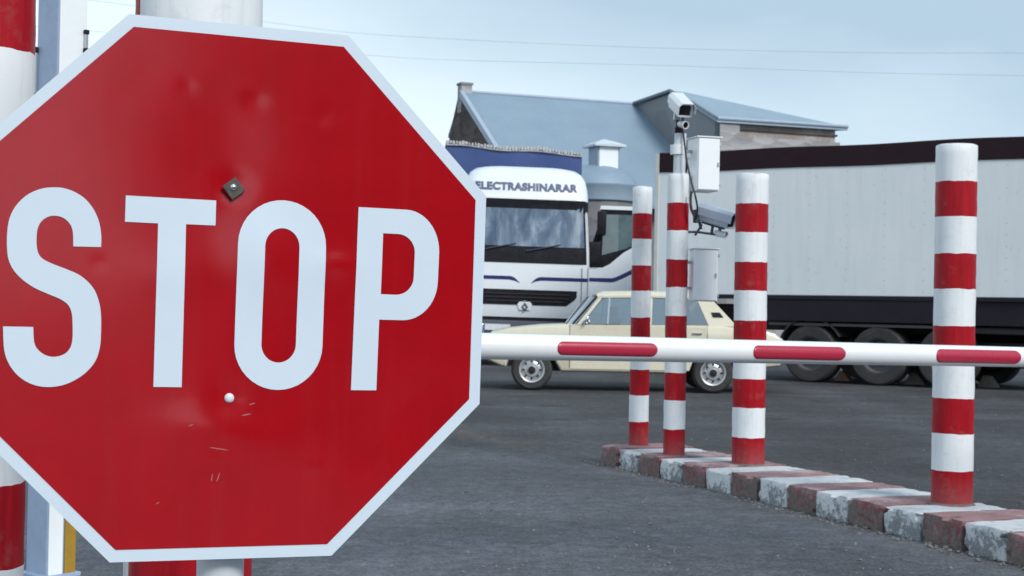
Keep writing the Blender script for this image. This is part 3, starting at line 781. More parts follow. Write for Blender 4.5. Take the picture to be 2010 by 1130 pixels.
cabinet(1367, 270, 1414, 374, 'white metal cabinet hung high on the camera mast, above the lower camera', 'white cabinets on the camera post')
cabinet(1361, 489, 1409, 591, 'white metal cabinet hung low on the camera post, just above the car roof', 'white cabinets on the camera post', 3)

def cctv(center, yawd, pitchd, L, W_, H_, label, shell='cam_white'):
    "camera housing pointing along local -Y"
    root = empty('security_camera', center, label, 'security camera', 'security cameras')
    root.rotation_euler = (math.radians(pitchd), 0, math.radians(yawd))
    prof = lambda k, y: [(x*k, y, z*k) for x, z in arc(W_/2-.025, H_/2-.025, .025, .025, 0, 90, 4)+arc(-W_/2+.025, H_/2-.025, .025, .025, 90, 180, 4)+arc(-W_/2+.012, -H_/2+.012, .012, .012, 180, 270, 3)+arc(W_/2-.012, -H_/2+.012, .012, .012, 270, 360, 3)]
    mb = MB(); mb.loft([prof(.86, L/2), prof(.97, L/2-.02), prof(.97, -L/2+.03), prof(.97, -L/2+.015)]); mb.build('housing', M[shell], root, smooth=35)
    # front frame and dark window
    mb = MB(); mb.loft([prof(.98, -L/2+.016), prof(.98, -L/2-.012), prof(.78, -L/2-.012), prof(.74, -L/2+.004)], cap=False); fr = mb.build('front_frame', M[shell], root, smooth=35)
    mb = MB(); mb.loft([prof(.76, -L/2+.004), prof(.75, -L/2-.002)]); mb.build('lens_window', M['lens_black'], fr)
    # sunshield over the top
    hood = []
    for y in (L/2-.01, -L/2-.045):
        o_ = [(-W_/2-.008, y, -H_*.12), (-W_/2-.008, y, H_/2-.012), (-W_/2+.014, y, H_/2+.010), (W_/2-.014, y, H_/2+.010), (W_/2+.008, y, H_/2-.012), (W_/2+.008, y, -H_*.12)]
        i_ = [(x*.955, y, z-.004 if z > 0 else z) for _, (x, _y, z) in zip(o_, o_)][::-1]
        hood.append(o_+i_)
    mb = MB(); mb.loft(hood); mb.build('sunshield', M[shell], root, smooth=30)
    mb = MB(); mb.box((0, .0, -H_/2-.008), (.03, L*.7, .012), None, .002); mb.build('mount_rail', M['bumper_grey'], root)
    return root
def ir_lamp(center, yawd, pitchd, label, r=.026, L=.075):
    root = empty('infrared_lamp', center, label, 'infrared lamp', 'infrared lamps')
    root.rotation_euler = (math.radians(pitchd), 0, math.radians(yawd))
    mb = MB().lathe([(0, -L/2), (r*.8, -L/2), (r, -L/2+.01), (r, L/2-.004), (r*1.12, L/2), (r*1.12, L/2+.012), (r*.9, L/2+.012), (r*.88, L/2+.002)], 24, rx(PI/2)); mb.build('body', M['cam_white'], root, smooth=40)
    mb = MB().lathe([(0, L/2+.004), (r*.9, L/2+.003)], 24, rx(PI/2)); mb.build('lens', M['lens_black'], root, smooth=40)
    mb = MB(); mb.box((-.0, .005, r+.012), (.012, .02, .03)); mb.build('stalk', M['bumper_grey'], root)
    return root
ca = onmast(1335, 206, -.05)
cctv(ca, 14, 26, .20, .105, .095, 'white camera at the top of the mast, looking down to the right')
ir_lamp(onmast(1339, 244, -.06), 30, 12, 'small round lamp just under the top camera', .024, .06)
cb_ = onmast(1404, 425, -.05)
cctv(cb_, 47, 15, .255, .105, .105, 'shade-toned white camera beside the striped post, halfway up, pointing right', 'cam_shade')
ir_lamp(onmast(1413, 459, -.06), 58, 10, 'small round lamp under the lower camera beside the post', .022, .075)
# brackets that carry the cameras
br1 = empty('camera_bracket', onmast(1334, 262), 'dark bracket on the mast top holding the upper camera', 'bracket', 'camera brackets')
z0 = onmast(1334, 262)
mb = MB()
mb.tube([onmast(1334, 262)-z0, onmast(1331, 244)-z0, onmast(1331, 226)-z0], .014, 10); mb.tube([onmast(1328, 250)-z0, onmast(1340, 262)-z0], .013, 10)
mb.box(onmast(1333, 256)-z0, (.055, .05, .045), None, .006); mb.build('arm', M['dark'], br1, smooth=40)
mb = MB(); mb.box(onmast(1329, 229)-z0, (.045, .05, .05), None, .006); mb.build('joint', M['steel'], br1)
z0 = onmast(1362, 452)
br2 = empty('camera_bracket', z0, 'dark folding bracket on the post holding the lower camera and lamp', 'bracket', 'camera brackets')
mb = MB()
mb.tube([onmast(1345, 455)-z0, onmast(1368, 455)-z0, onmast(1404, 460, -.06)-z0], .008, 8)
mb.tube([onmast(1364, 462)-z0, onmast(1378, 440)-z0], .008, 8); mb.tube([onmast(1372, 430)-z0, onmast(1376, 450)-z0], .010, 8)
mb.tube([onmast(1397, 457, -.05)-z0, onmast(1399, 442, -.05)-z0], .010, 8)
mb.build('arm', M['bumper_grey'], br2, smooth=40)
mb = MB(); mb.box(onmast(1368, 424)-z0, (.04, .05, .09), rz(.3).to_3x3(), .006); mb.build('joint', M['bumper_grey'], br2)
# cables hanging from the mast
def hang(name, pts, r, label):
    P = [onmast(*q) for q in pts]; o0 = P[0]; P = [Vector(c) for c in catmull([tuple(p-o0) for p in P], 6)]
    mb = MB(); mb.tube(P, r, 8); o = mb.build(name, M['cable'], smooth=60, loc=o0)
    return tag(o, label, 'cable', 'cables on the camera post')
hang('cable', [(1341, 258, -.05), (1344, 285, -.07), (1349, 320, -.09), (1358, 360, -.12), (1365, 385, -.14), (1369, 410, -.10), (1366, 430, -.06)], .0065, 'thin black cable looping from the top camera down to the lower camera')
hang('cable', [(1357, 376, -.07), (1355.5, 390, -.07), (1357, 410, -.08), (1363, 424, -.08)], .009, 'short dark cable between the upper cabinet and the lower camera')

# ------------------------------------------------------------------ beige car
cfx = at(1043, 765, 20.5)
car = empty('parked_car', (cfx.x-.66, 20.42, 0), 'old beige saloon car parked side-on facing left, behind the barrier', 'car')
CWD = 1.60
def side_profile():
    p = []
    def arch(cx, r=.335, cz=.28): return [(cx+r*math.cos(math.radians(a)), cz+r*math.sin(math.radians(a))) for a in range(180, -1, -15)][::1]
    bottom = [(.10, .36)] + arch(.66)[0:1] * 0
    pts = [(.06, .40), (.22, .33), (.31, .30)]
    pts += [(.66-.335*math.cos(math.radians(a)), .28+.335*math.sin(math.radians(a))) for a in range(8, 173, 12)]
    pts += [(1.05, .26), (2.70, .26)]
    pts += [(3.084-.335*math.cos(math.radians(a)), .28+.335*math.sin(math.radians(a))) for a in range(8, 173, 12)]
    pts += [(3.46, .32), (3.98, .38), (4.05, .46), (4.05, .60), (4.02, .735), (3.90, .82), (3.75, .865), (3.42, .895), (3.20, .912), (2.2, .905), (1.30, .890), (1.18, .895), (.80, .875), (.35, .825), (.12, .775), (.035, .70), (.03, .50)]
    return pts
pr = side_profile()
ctr_shift = 0
rings = []
for y, ins in ((0.035, .045), (.012, .018), (0.0, .0), (.05, -.0), (CWD-.05, 0), (CWD, 0), (CWD-.012, .018), (CWD-.035, .045)):
    q = inset_poly(pr, ins) if ins else pr
    yy = {0: .0}.get(0) if False else y
    rings.append([(x, yy, z) for x, z in q])
# order the slices from near side to far side so the flank bulges at the waist
order = [rings[0], rings[1], rings[3], rings[4], rings[6], rings[7]]
ys = [0.0, .014, .055, CWD-.055, CWD-.014, CWD]
order = [[(x, yv, z) for x, _, z in r] for r, yv in zip(order, ys)]
mb = MB(); mb.loft(order); body = mb.build('body', M['cream'], car, smooth=35)
# waist trim, bumpers
mb = MB(); mb.box((2.05, -.004, .565), (3.2, .012, .022), None, .003); mb.build('side_trim', M['chrome'], car)
for x0 in (-.01, 4.06):
    mb = MB(); mb.box((x0, CWD/2, .47), (.09, CWD+.02, .11), None, .02); bo = mb.build('bumper', M['chrome'], car, smooth=40)
# greenhouse: roof, pillars, glass
yo = .03; yt = .13     # belt and roof inset from the flank
def gp(x, z, side):
    t = (z-.90)/(1.295-.90); y = yo+(yt-yo)*t
    return (x, y if side == 0 else CWD-y, z)
roof_pts = []
mb = MB()
rows = []
for i, (y, dz) in enumerate(((yt-.015, -.012), (yt+.02, .022), (yt+.12, .048), (CWD/2, .06), (CWD-yt-.12, .048), (CWD-yt-.02, .022), (CWD-yt+.015, -.012))):
    rows.append([(1.52, y, 1.283+dz*.5), (1.62, y, 1.295+dz), (2.2, y, 1.31+dz), (2.85, y, 1.3+dz), (3.03, y, 1.265+dz*.7), (3.03, y, 1.24+dz*.7), (2.85, y, 1.27+dz*.8), (2.2, y, 1.28+dz*.8), (1.62, y, 1.265+dz*.8), (1.52, y, 1.257+dz*.5)])
mb.loft(rows); mb.build('roof', M['cream'], car, smooth=40)
def pillar(name, a, b_, c, d, mat=None):
    for s in (0, 1):
        pts = [gp(*a, s), gp(*b_, s), gp(*c, s), gp(*d, s)]
        mb = MB(); mb.prism(pts, (0, .035 if s == 0 else -.035, 0)); mb.build(name, mat or M['cream'], car)
pillar('front_pillar', (1.25, .89), (1.31, .89), (1.60, 1.265), (1.55, 1.265))
pillar('middle_pillar', (2.17, .90), (2.25, .90), (2.27, 1.265), (2.20, 1.265), M['cream'])
pillar('rear_pillar', (3.02, .90), (3.40, .90), (3.06, 1.265), (2.86, 1.265))
for s in (0, 1):
    yy = .012 if s == 0 else -.012
    for a, b_, c, d in (((1.33, .905), (2.17, .905), (2.20, 1.26), (1.615, 1.26)), ((2.25, .905), (3.02, .905), (2.86, 1.26), (2.27, 1.26))):
        pts = [Vector(gp(*q, s))+Vector((0, yy, 0)) for q in (a, b_, c, d)]
        mb = MB(); mb.prism(pts, (0, .004 if s == 0 else -.004, 0)); mb.build('side_window', M['car_glass'], car)
mb = MB(); mb.loft([[gp(1.21, .895, 0), gp(1.21, .895, 1)], [(1.15, .35, .897), (1.15, CWD-.35, .897)]], closed=False, cap=False) if False else None
# curved windscreen and rear window
def screen(name, xb, zb, xt, zt, bow, mat):
    rows = []
    for k in range(7):
        t = k/6; x = xb+(xt-xb)*t; z = zb+(zt-zb)*t
        y0 = yo+(yt-yo)*t
        rows.append([(x+bow*(1-(2*j/10-1)**2), y0+(CWD-2*y0)*j/10, z) for j in range(11)])
    mb = MB(); mb.loft(rows, closed=False, cap=False); return mb.build(name, mat, car, smooth=60)
for sd_ in (0, 1):
    pts = [Vector(gp(*q, sd_))+Vector((0, -.004 if sd_ == 0 else .004, 0)) for q in ((1.655, .905), (1.675, .905), (1.70, 1.26), (1.68, 1.26))]
    mb = MB(); mb.prism(pts, (0, .02 if sd_ == 0 else -.02, 0)); mb.build('window_divider', M['chrome'], car)
screen('windscreen', 1.235, .892, 1.535, 1.270, -.13, M['car_wind'])
screen('rear_window', 3.40, .905, 3.05, 1.260, .06, M['car_wind'])
mb = MB(); mb.tube([gp(1.20, .90, 0), gp(1.52, 1.275, 0)], .014, 8); mb.tube([gp(1.20, .90, 1), gp(1.52, 1.275, 1)], .014, 8); mb.build('windscreen_seal', M['black'], car)
# rear pillar vent, filler door
vp = [gp(3.075, 1.02, 0), gp(3.215, 1.02, 0), gp(3.165, 1.085, 0), gp(3.05, 1.085, 0)]
mb = MB(); mb.prism([Vector(v)+Vector((0, -.002, 0)) for v in vp], (0, -.008, 0)); mb.build('pillar_vent', M['black'], car)
# doors: plates a few millimetres proud with a seam round them
for (x0, x1, xa) in ((1.17, 2.19, 0), (2.215, 2.98, 1)):
    pts = [(x0, -.003, .30), (x1, -.003, .30), (x1, -.003, .885), (x0+.02, -.003, .885)] if xa == 0 else [(x0, -.003, .30), (2.76, -.003, .30), (2.85, -.003, .55), (x1, -.003, .66), (x1+.02, -.003, .885), (x0, -.003, .885)]
    mb = MB(); mb.prism(pts, (0, .012, 0)); dr = mb.build('door', M['cream'], car)
    mb = MB(); mb.box((x1-.12, -.016, .80), (.13, .022, .022), None, .004); mb.build('handle', M['chrome'], dr)
mb = MB()
for xx in (1.16, 2.2025, 2.995): mb.box((xx, .004, .60), (.008, .012, .58))
mb.build('door_seams', M['black'], car)
mb = MB(); mb.tube([(1.42, .02, .93), (1.40, -.03, .95)], .008, 8); mb.box((1.385, -.06, .965), (.03, .10, .07), None, .012); mb.build('mirror', M['chrome'], car, smooth=40)
for y in (.22, CWD-.22):
    mb = MB().lathe([(0, .02), (.06, .016), (.085, 0)], 20, T((.035, y, .64)) @ ry(-PI/2)); mb.build('headlight', M['lamp'], car, smooth=50)
    mb = MB(); mb.box((4.045, y, .64), (.02, .2, .12), None, .006); mb.build('tail_light', M['redlens'], car)
mb = MB(); mb.box((.028, CWD/2, .63), (.03, .9, .15), None, .005); mb.build('grille', M['black'], car)
mb = MB(); mb.box((1.78, .42, .72), (.14, .46, .55), None, .04); mb.box((1.78, CWD-.42, .72), (.14, .46, .55), None, .04); mb.box((2.72, CWD/2, .72), (.16, 1.2, .5), None, .04)
mb.box((1.78, .42, 1.06), (.09, .24, .16), None, .03); mb.box((1.78, CWD-.42, 1.06), (.09, .24, .16), None, .03); mb.build('seats', M['seat'], car, smooth=40)
mb = MB(); mb.box((2.0, CWD/2, .34), (3.0, 1.2, .16)); mb.build('underbody', M['dark'], car)
def wheel_meshes(R, W_, rim_r, steel):
    tyre = MB().lathe([(rim_r, -W_/2+.015), (rim_r+.01, -W_/2), (R-.035, -W_/2-.004), (R-.008, -W_/2+.018), (R, -W_/2+.04), (R, W_/2-.04), (R-.008, W_/2-.018), (R-.035, W_/2+.004), (rim_r+.01, W_/2), (rim_r, W_/2-.015)], 44, rx(PI/2))
    rim = MB().lathe([(rim_r+.004, W_/2-.004), (rim_r-.004, W_/2+.004), (rim_r-.022, W_/2-.002), (rim_r-.030, W_/2-.035), (rim_r*.62, W_/2-.020), (rim_r*.50, W_/2-.004), (rim_r*.36, W_/2-.004), (rim_r*.33, W_/2+.012), (rim_r*.15, W_/2+.018), (0, W_/2+.018)], 36, rx(PI/2))
    return tyre, rim
def car_wheel(x, y, flip):
    wh = bpy.data.objects.new('wheel', None); col.objects.link(wh); wh.parent = car; wh.location = (x, y, .275); wh.rotation_euler = (0, 0, PI if flip else 0)
    t_, r_ = wheel_meshes(.275, .17, .172, True)
    t_.build('tyre', M['rubber'], wh, smooth=35); rm = r_.build('rim', M['alum'], wh, smooth=35)
    mb = MB()
    for k in range(8):
        a = 2*PI*k/8; mb.box((.115*math.cos(a), -.074, .115*math.sin(a)), (.030, .012, .022), ry(-a).to_3x3(), .004)
    mb.build('slots', M['black'], rm); mb = MB().lathe([(.052, .090), (.048, .108), (.030, .114), (0, .115)], 20, rx(PI/2)); mb.build('hub_cap', M['dark'], rm, smooth=40)
car_wheel(.66, .10, False); car_wheel(3.084, .10, False); car_wheel(.66, CWD-.10, True); car_wheel(3.084, CWD-.10, True)

# ------------------------------------------------------------------ lorry with blue tarpaulin body
TZ = 28.8
tp = at(1028, 603, TZ)
TM = T((tp.x, tp.y, 0)) @ rz(math.radians(4)) @ ry(.014)
lorry = empty('lorry', None, 'white lorry with blue stripes and blue tarpaulin body, its cab door swung open', 'lorry', None, TM)
HW = 1.235
def plan(hw, yf, rad, yb=1.95, n=6):
    return [(-hw, yb)] + [(x, y) for x, y in arc(-hw+rad, yf+rad, rad, rad, 180, 270, n)] + [(x, y) for x, y in arc(hw-rad, yf+rad, rad, rad, 270, 360, n)] + [(hw, yb)]
LV = [(.92, HW-.02, .03, .20), (1.05, HW, .0, .22), (1.40, HW, -.01, .22), (1.88, HW, .0, .22), (2.2, HW-.01, .02, .22), (3.08, HW-.06, .14, .22), (3.14, HW-.05, .10, .24), (3.36, HW-.06, .16, .28), (3.54, HW-.09, .24, .30), (3.68, HW-.15, .36, .34), (3.77, HW-.26, .50, .38), (3.815, HW-.42, .66, .42), (3.835, HW-.70, .95, .42)]
mb = MB(); mb.loft([[(x, y, z) for x, y in plan(hw, yf, rd)] for z, hw, yf, rd in LV]); cabb = mb.build('cab', M['cab_white'], lorry, smooth=35)
def front_y(z):
    for (z0_, _, y0_, _), (z1_, _, y1_, _) in zip(LV, LV[1:]):
        if z0_ <= z <= z1_: return y0_+(y1_-y0_)*(z-z0_)/(z1_-z0_)
    return 0
def cab_half(z):
    for (z0_, a, _, _), (z1_, b_, _, _) in zip(LV, LV[1:]):
        if z0_ <= z <= z1_: return a+(b_-a)*(z-z0_)/(z1_-z0_)
    return HW
def cab_y(x, z, rad=.22):
    hw = cab_half(z); e = abs(x)-(hw-rad); y = front_y(z)
    return y + (rad-math.sqrt(max(0, rad*rad-e*e)) if e > 0 else 0)
def cab_patch(name, fx0, fx1, z0_, z1_, off, mat, nx=28, nz=5, parent=None, rad=.22):
    "skin laid off mm in front of the cab; fx0(z), fx1(z) are its side edges"
    rows = []
    for i in range(nz+1):
        z = z0_+(z1_-z0_)*i/nz; a, b_ = fx0(z), fx1(z)
        rows.append([(a+(b_-a)*j/nx, cab_y(a+(b_-a)*j/nx, z, rad)-off, z) for j in range(nx+1)])
    back = [[(x, y+off*.9, z) for x, y, z in r] for r in rows]
    mb = MB(); mb.loft([rows[0]+back[0][::-1]] + [r+k[::-1] for r, k in zip(rows[1:], back[1:])]); return mb.build(name, mat, parent or lorry, smooth=40)
K = lambda v: (lambda z: v)
cab_patch('windscreen_surround', lambda z: -(cab_half(z)-.004), lambda z: cab_half(z)-.004, 1.945, 3.15, .012, M['black'])
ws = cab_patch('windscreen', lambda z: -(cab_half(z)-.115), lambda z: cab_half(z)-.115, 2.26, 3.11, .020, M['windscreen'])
mb = MB()
for x0, x1 in ((-.95, -.2), (-.1, .65)): mb.tube([(x0+.1, -.02, 2.17), (x1, .0, 2.31)], .012, 6)
mb.build('wipers', M['bumper_grey'], lorry)
cab_patch('visor_lip', lambda z: -(cab_half(z)-.08), lambda z: cab_half(z)-.08, 3.155, 3.20, .03, M['cab_white'], nz=2)
# blue pin stripe running out from the middle, curling down at its inner ends
def stripe(sgn):
    rows = []
    for i in range(26):
        x = .11+(1.20-.11)*i/25
        zc = 1.655 - .09*max(0, (1-(x-.11)/.20))**2.0
        th = .034*min(1, .15+(x-.11)/.14)
        if x > 1.0: zc += 0
        rows.append([(sgn*x, cab_y(x, zc)-.006, zc-th), (sgn*x, cab_y(x, zc)-.006, zc+th)])
    mb = MB(); mb.loft(rows, closed=False, cap=False); mb.build('stripe', M['navy'], lorry, smooth=40)
stripe(1); stripe(-1)
gr = cab_patch('grille', lambda z: -(.98-max(0, 1.30-z)*1.3), lambda z: .98-max(0, 1.30-z)*1.3, 1.15, 1.44, .010, M['black'])
mb = MB()
for z in (1.22, 1.29, 1.36): mb.box((0, front_y(z)-.016, z), (1.7-max(0, 1.30-z)*3, .02, .018), None, .004)
mb.build('grille_bars', paint('grille_bar_grey', (.022, .016, .022, 1), .4), gr)
# lozenge emblem on a white shield
mb = MB(); mb.prism([(x, -.030, z) for x, z in [(-.14, 1.16), (-.10, 1.215), (0, 1.235), (.10, 1.215), (.14, 1.16), (.10, 1.06), (-.10, 1.06)]], (0, .035, 0)); sh = mb.build('emblem_shield', M['cab_white'], lorry)
mb = MB(); Lz = [(0, 1.20), (.062, 1.115), (0, 1.03), (-.062, 1.115)]; Li = [(0, 1.155), (.030, 1.115), (0, 1.075), (-.030, 1.115)]
for i in range(4):
    a, b_, c, d = Lz[i], Lz[(i+1) % 4], Li[(i+1) % 4], Li[i]
    mb.prism([(a[0], -.044, a[1]), (b_[0], -.044, b_[1]), (c[0], -.048, c[1]), (d[0], -.048, d[1])], (0, .012, 0))
mb.build('emblem', paint('emblem_grey', (.10, .11, .13, 1), .3, metal=.6), sh)
mb = MB(); mb.box((0, .14, .88), (2.30, .2, .10), None, .02); mb.build('bumper_gap', M['black'], lorry)
mb = MB(); mb.loft([[(x, y, z) for x, y in plan(HW-.01-i_, .0+i_, .2, .6)] for z, i_ in ((.38, .05), (.44, .0), (.80, .0), (.855, .03))]); mb.build('bumper', M['bumper_grey'], lorry, smooth=35)
mb = MB(); mb.box((-.52, -.018, .72), (.52, .012, .115), None, .002); npl = mb.build('number_plate', M['plate'], lorry)
mb = MB(); mb.box((-.52-.24, -.026, .72), (.04, .006, .105)); mb.build('plate_band', M['plate_blue'], npl)
for s in (-1, 1):
    mb = MB(); mb.box((s*.93, .0, .68), (.36, .06, .2), None, .02); hl = mb.build('headlight', M['lamp'], lorry, smooth=40)
    mb = MB(); mb.box((s*1.15, .09, .70), (.07, .08, .16), None, .01); mb.build('indicator', M['amber'], lorry)
# door seam lines on the corner
mb = MB()
for x in (1.065, 1.19): mb.box((x, cab_y(x, 1.5)-.004, 1.42), (.010, .010, .93))
mb.build('panel_seams', M['bumper_grey'], lorry)
# lettering over the windscreen
tx = bpy.data.curves.new('lettering', 'FONT'); tx.body = 'ELECTRASHINARAR'; tx.size = .205; tx.align_x = 'CENTER'; tx.extrude = .004; tx.offset = .010; tx.space_character = 1.06
to = bpy.data.objects.new('lettering_tmp', tx); col.objects.link(to)
dg = bpy.context.evaluated_depsgraph_get(); tm = bpy.data.meshes.new_from_object(to.evaluated_get(dg)); bpy.data.objects.remove(to)
lo = bpy.data.objects.new('lettering', tm); col.objects.link(lo); tm.materials.clear(); tm.materials.append(M['letter_navy']); lo.parent = lorry
lx = [v.co.x for v in tm.vertices]; lsc = 1.95/(max(lx)-min(lx))
for v in tm.vertices:
    x = v.co.x*lsc-.03; z = 3.33+v.co.y*.95
    v.co = (x, cab_y(x, z, .27)-.012-v.co.z*.5, z)
# open door on the right, hinged at the cab corner
door = bpy.data.objects.new('open_door', None); col.objects.link(door); door.parent = lorry; door.location = (HW+.03, .26, .05); door.rotation_euler = (0, 0, math.radians(-3)); door['label'] = 'open cab door'
def dp(pts, y0_, y1_, name, mat, par=None):
    mb = MB(); mb.prism([(x, y0_, z) for x, z in pts], (0, y1_-y0_, 0)); o = mb.build(name, mat, par or lorry)
    if par is None: o.parent = door
    return o
dpan = dp([(-.10, 1.0), (1.0, 1.0), (1.0, 2.36), (.86, 2.30), (.62, 2.16), (.36, 1.93), (.22, 1.86), (-.10, 1.86)], 0, .06, 'door_panel', M['cab_white'])
dp([(-.10, 1.865), (.215, 1.865), (.355, 1.937), (.615, 2.167), (.855, 2.307), (1.0, 2.367), (1.0, 2.97), (.16, 2.97), (.10, 2.6), (.02, 2.34), (-.10, 2.26)], .012, .055, 'door_frame', M['black'])
dw = dp([(.20, 2.10), (.66, 2.235), (.92, 2.38), (.92, 2.88), (.22, 2.88)], .004, .016, 'door_window', M['door_glass'])
dp([(.14, 2.975), (1.0, 2.975), (1.0, 3.045), (.16, 3.045)], -.01, .06, 'door_top_rail', M['cab_white'])
rows = []
for i in range(21):
    t = i/20; x = -.10+1.10*t
    zc = 1.625+(.30*max(0, (x-.42)/.58)**1.15 if x > .42 else 0); th = .034+.014*t
    rows.append([(x, -.004, zc-th), (x, -.004, zc+th)])
mb = MB(); mb.loft(rows, closed=False, cap=False); so_ = mb.build('door_stripe', M['navy'], lorry, smooth=40); so_.parent = door
mb = MB(); mb.box((.17, -.13, 2.70), (.17, .12, .46), None, .03); mr = mb.build('mirror', M['black'], lorry, smooth=40); mr.parent = door
for pts in ([(.10, .02, 2.30), (.12, -.10, 2.48)], [(.17, .02, 2.93), (.17, -.10, 2.86)]):
    mb = MB(); mb.tube(pts, .02, 8); o = mb.build('mirror_bracket', M['black'], lorry, smooth=40); o.parent = door
mb = MB(); mb.box((.0, -.03, 2.12), (.34, .07, .46), None, .02); o = mb.build('mirror_arm', M['black'], lorry, smooth=40); o.parent = door
for s in (-1, 1):
    for y in (1.35, 6.2, 7.5):
        wh = bpy.data.objects.new('wheel', None); col.objects.link(wh); wh.parent = lorry; wh.location = (s*1.02, y, .50); wh.rotation_euler = (0, 0, PI/2 if s > 0 else -PI/2)
        t_, r_ = wheel_meshes(.50, .30, .29, True); t_.build('tyre', M['rubber'], wh, smooth=35); r_.build('rim', M['alum'], wh, smooth=35)
mb = MB(); mb.box((0, 5, .85), (.9, 9, .3)); mb.box((0, 1.2, .9), (2.3, .12, .5)); mb.build('chassis', M['dark'], lorry)
# tarpaulin body
mb = MB(); TW = 1.27
rnd = random.Random(5)
rows = []
def ttop(x): return 4.335-.040*x+.02*math.sin(x*4)
TA, TB = -1.53, 1.25
XS = [TA+(TB-TA)*i/20 for i in range(21)]
front = [(x, 2.2+.02*math.sin(i*1.3), 1.15) for i, x in enumerate(XS)]
mid1 = [(x, 2.2-.02*math.sin(i*.9+1), 2.6) for i, x in enumerate(XS)]
mid2 = [(x, 2.2-.03*math.sin(i*.7+1), 3.7) for i, x in enumerate(XS)]
topf = [(x, 2.2+.012*math.sin(i), ttop(x)-.02) for i, x in enumerate(XS)]
topf2 = [(x, 2.26, ttop(x)) for x in XS]
topb = [(x, 10.2, ttop(x)) for x in XS]; botb = [(x, 10.2, 1.15) for x in XS]
mb.loft([front, mid1, mid2, topf, topf2, topb, botb], closed=False, cap=False)
L0 = [(TA, y, z) for y, z in ((2.2, 1.15), (2.2, 3.7), (2.26, ttop(TA)), (10.2, ttop(TA)), (10.2, 1.15))]
mb.poly(L0); mb.poly([(TB, y, ttop(TB) if z > 4 else z) for _, y, z in L0])
mb.build('tarpaulin_body', M['tarp_blue'], lorry, smooth=40)
mb = MB()
for i in range(44):
    x = TA+(TB-TA)*(i+.5)/44
    hgt = .075+rnd.uniform(-.02, .03)
    mb.box((x, 2.175+rnd.uniform(-.01, .01), ttop(x)-.01+rnd.uniform(-.012, .012)), ((TB-TA)/44*rnd.uniform(.45, 1.0), .05, hgt), rz(rnd.uniform(-.2, .2)).to_3x3() @ ry(rnd.uniform(-.15, .15)).to_3x3(), .012)
mb.tube([(x, 2.17, ttop(x)-.055) for x in XS], .014, 6)
mb.build('tarpaulin_lacing', M['rope_white'], lorry)

# ------------------------------------------------------------------ white semi-trailer on the right
def tr_at(px, py_top, hgt):
    # depth at which a point of height hgt shows at this pixel
    lo, hi = 10.0, 60.0
    for _ in range(60):
        mid = (lo+hi)/2
        if at(px, py_top, mid).z > hgt: hi = mid
        else: lo = mid
    return at(px, py_top, lo)
HT = 3.72
tl, trr = tr_at(1288, 303, HT), tr_at(2010, 268, HT)
dv = (trr-tl); dv.z = 0; dv.normalize(); ang = math.atan2(dv.y, dv.x)
trailer = empty('semi_trailer', None, 'long white box trailer with dark top band and dark side skirt, behind the posts', 'trailer', None, T((tl.x, tl.y, 0)) @ rz(ang))
TL = 12.6; TWD = 2.5
def local_x(px):
    # trailer-local x of the near side at picture column px
    lo, hi = -3.0, 12.0
    for _ in range(60):
        mid = (lo+hi)/2; q = Vector((tl.x, tl.y, 1.2))+dv*mid-CAM
        if 1005+F*q.dot(RT)/q.dot(_f) < px: lo = mid
        else: hi = mid
    return lo
FZ = 1.375; BZ = 3.40
mb = MB(); mb.box((TL/2, TWD/2, (FZ+HT-.01)/2), (TL, TWD, HT-.01-FZ), None, .01); mb.build('box', M['panel'], trailer)
mb = MB(); nseg = 30
rows = []
for i in range(nseg+1):
    x = .075+(TL-.075)*i/nseg; sag = -.010*math.sin(i*.9) + .02*math.exp(-x)
    rows.append([(x, -.016, BZ+sag*.8), (x, -.016, HT+sag), (x, .03, HT+.012+sag), (x, .03, BZ+sag*.8)])
mb.loft(rows); mb.build('top_band', M['maroon'], trailer)
mb = MB(); mb.box((.035, -.008, (FZ+HT)/2), (.07, .03, HT-FZ+.02), None, .006); mb.build('corner_post', paint('corner_pale', (.60, .60, .57, 1), .5), trailer)
mb = MB(); mb.box((TL/2, .02, FZ-.035), (TL, .06, .06), None, .006); mb.build('floor_rail', M['skirt'], trailer)
xs0 = local_x(1505)
mb = MB(); mb.box(((xs0+local_x(1842))/2, .03, 1.155), (local_x(1842)-xs0, .05, .37), None, .006); mb.build('side_skirt', M['skirt'], trailer)
x2 = local_x(1846); mb = MB(); mb.box(((x2+TL)/2, .06, 1.135), (TL-x2, .05, .36), None, .006); mb.build('side_skirt', M['skirt'], trailer)
mb = MB(); mb.box(((xs0+local_x(1842))/2, .10, .92), (local_x(1842)-xs0, .04, .045), None, .004); mb.tube([(x2, .3, .88), (TL, .3, .88)], .05, 8); mb.build('guard_rail', paint('rail_grey', (.10, .095, .10, 1), .5), trailer)
mb = MB(); mb.box((TL/2, TWD/2-.5, 1.02), (TL-.6, .16, .42)); mb.box((TL/2, TWD/2+.5, 1.02), (TL-.6, .16, .42)); mb.box((.3, TWD/2, 1.05), (.12, TWD-.1, .3))
mb.box((xs0+2.2, TWD/2, .55), (4.0, 1.3, .3)); mb.build('chassis', M['dark'], trailer)
wx = [local_x(1588), local_x(1722), local_x(1856)]
M['maroon_under'] = paint('oxide_underframe', (.030, .010, .010, 1), .7, dirt=.4)
mb = MB(); mb.box((xs0+3.4, TWD-.3, .75), (8.0, .08, .95)); mb.build('far_valance', M['maroon_under'], trailer)
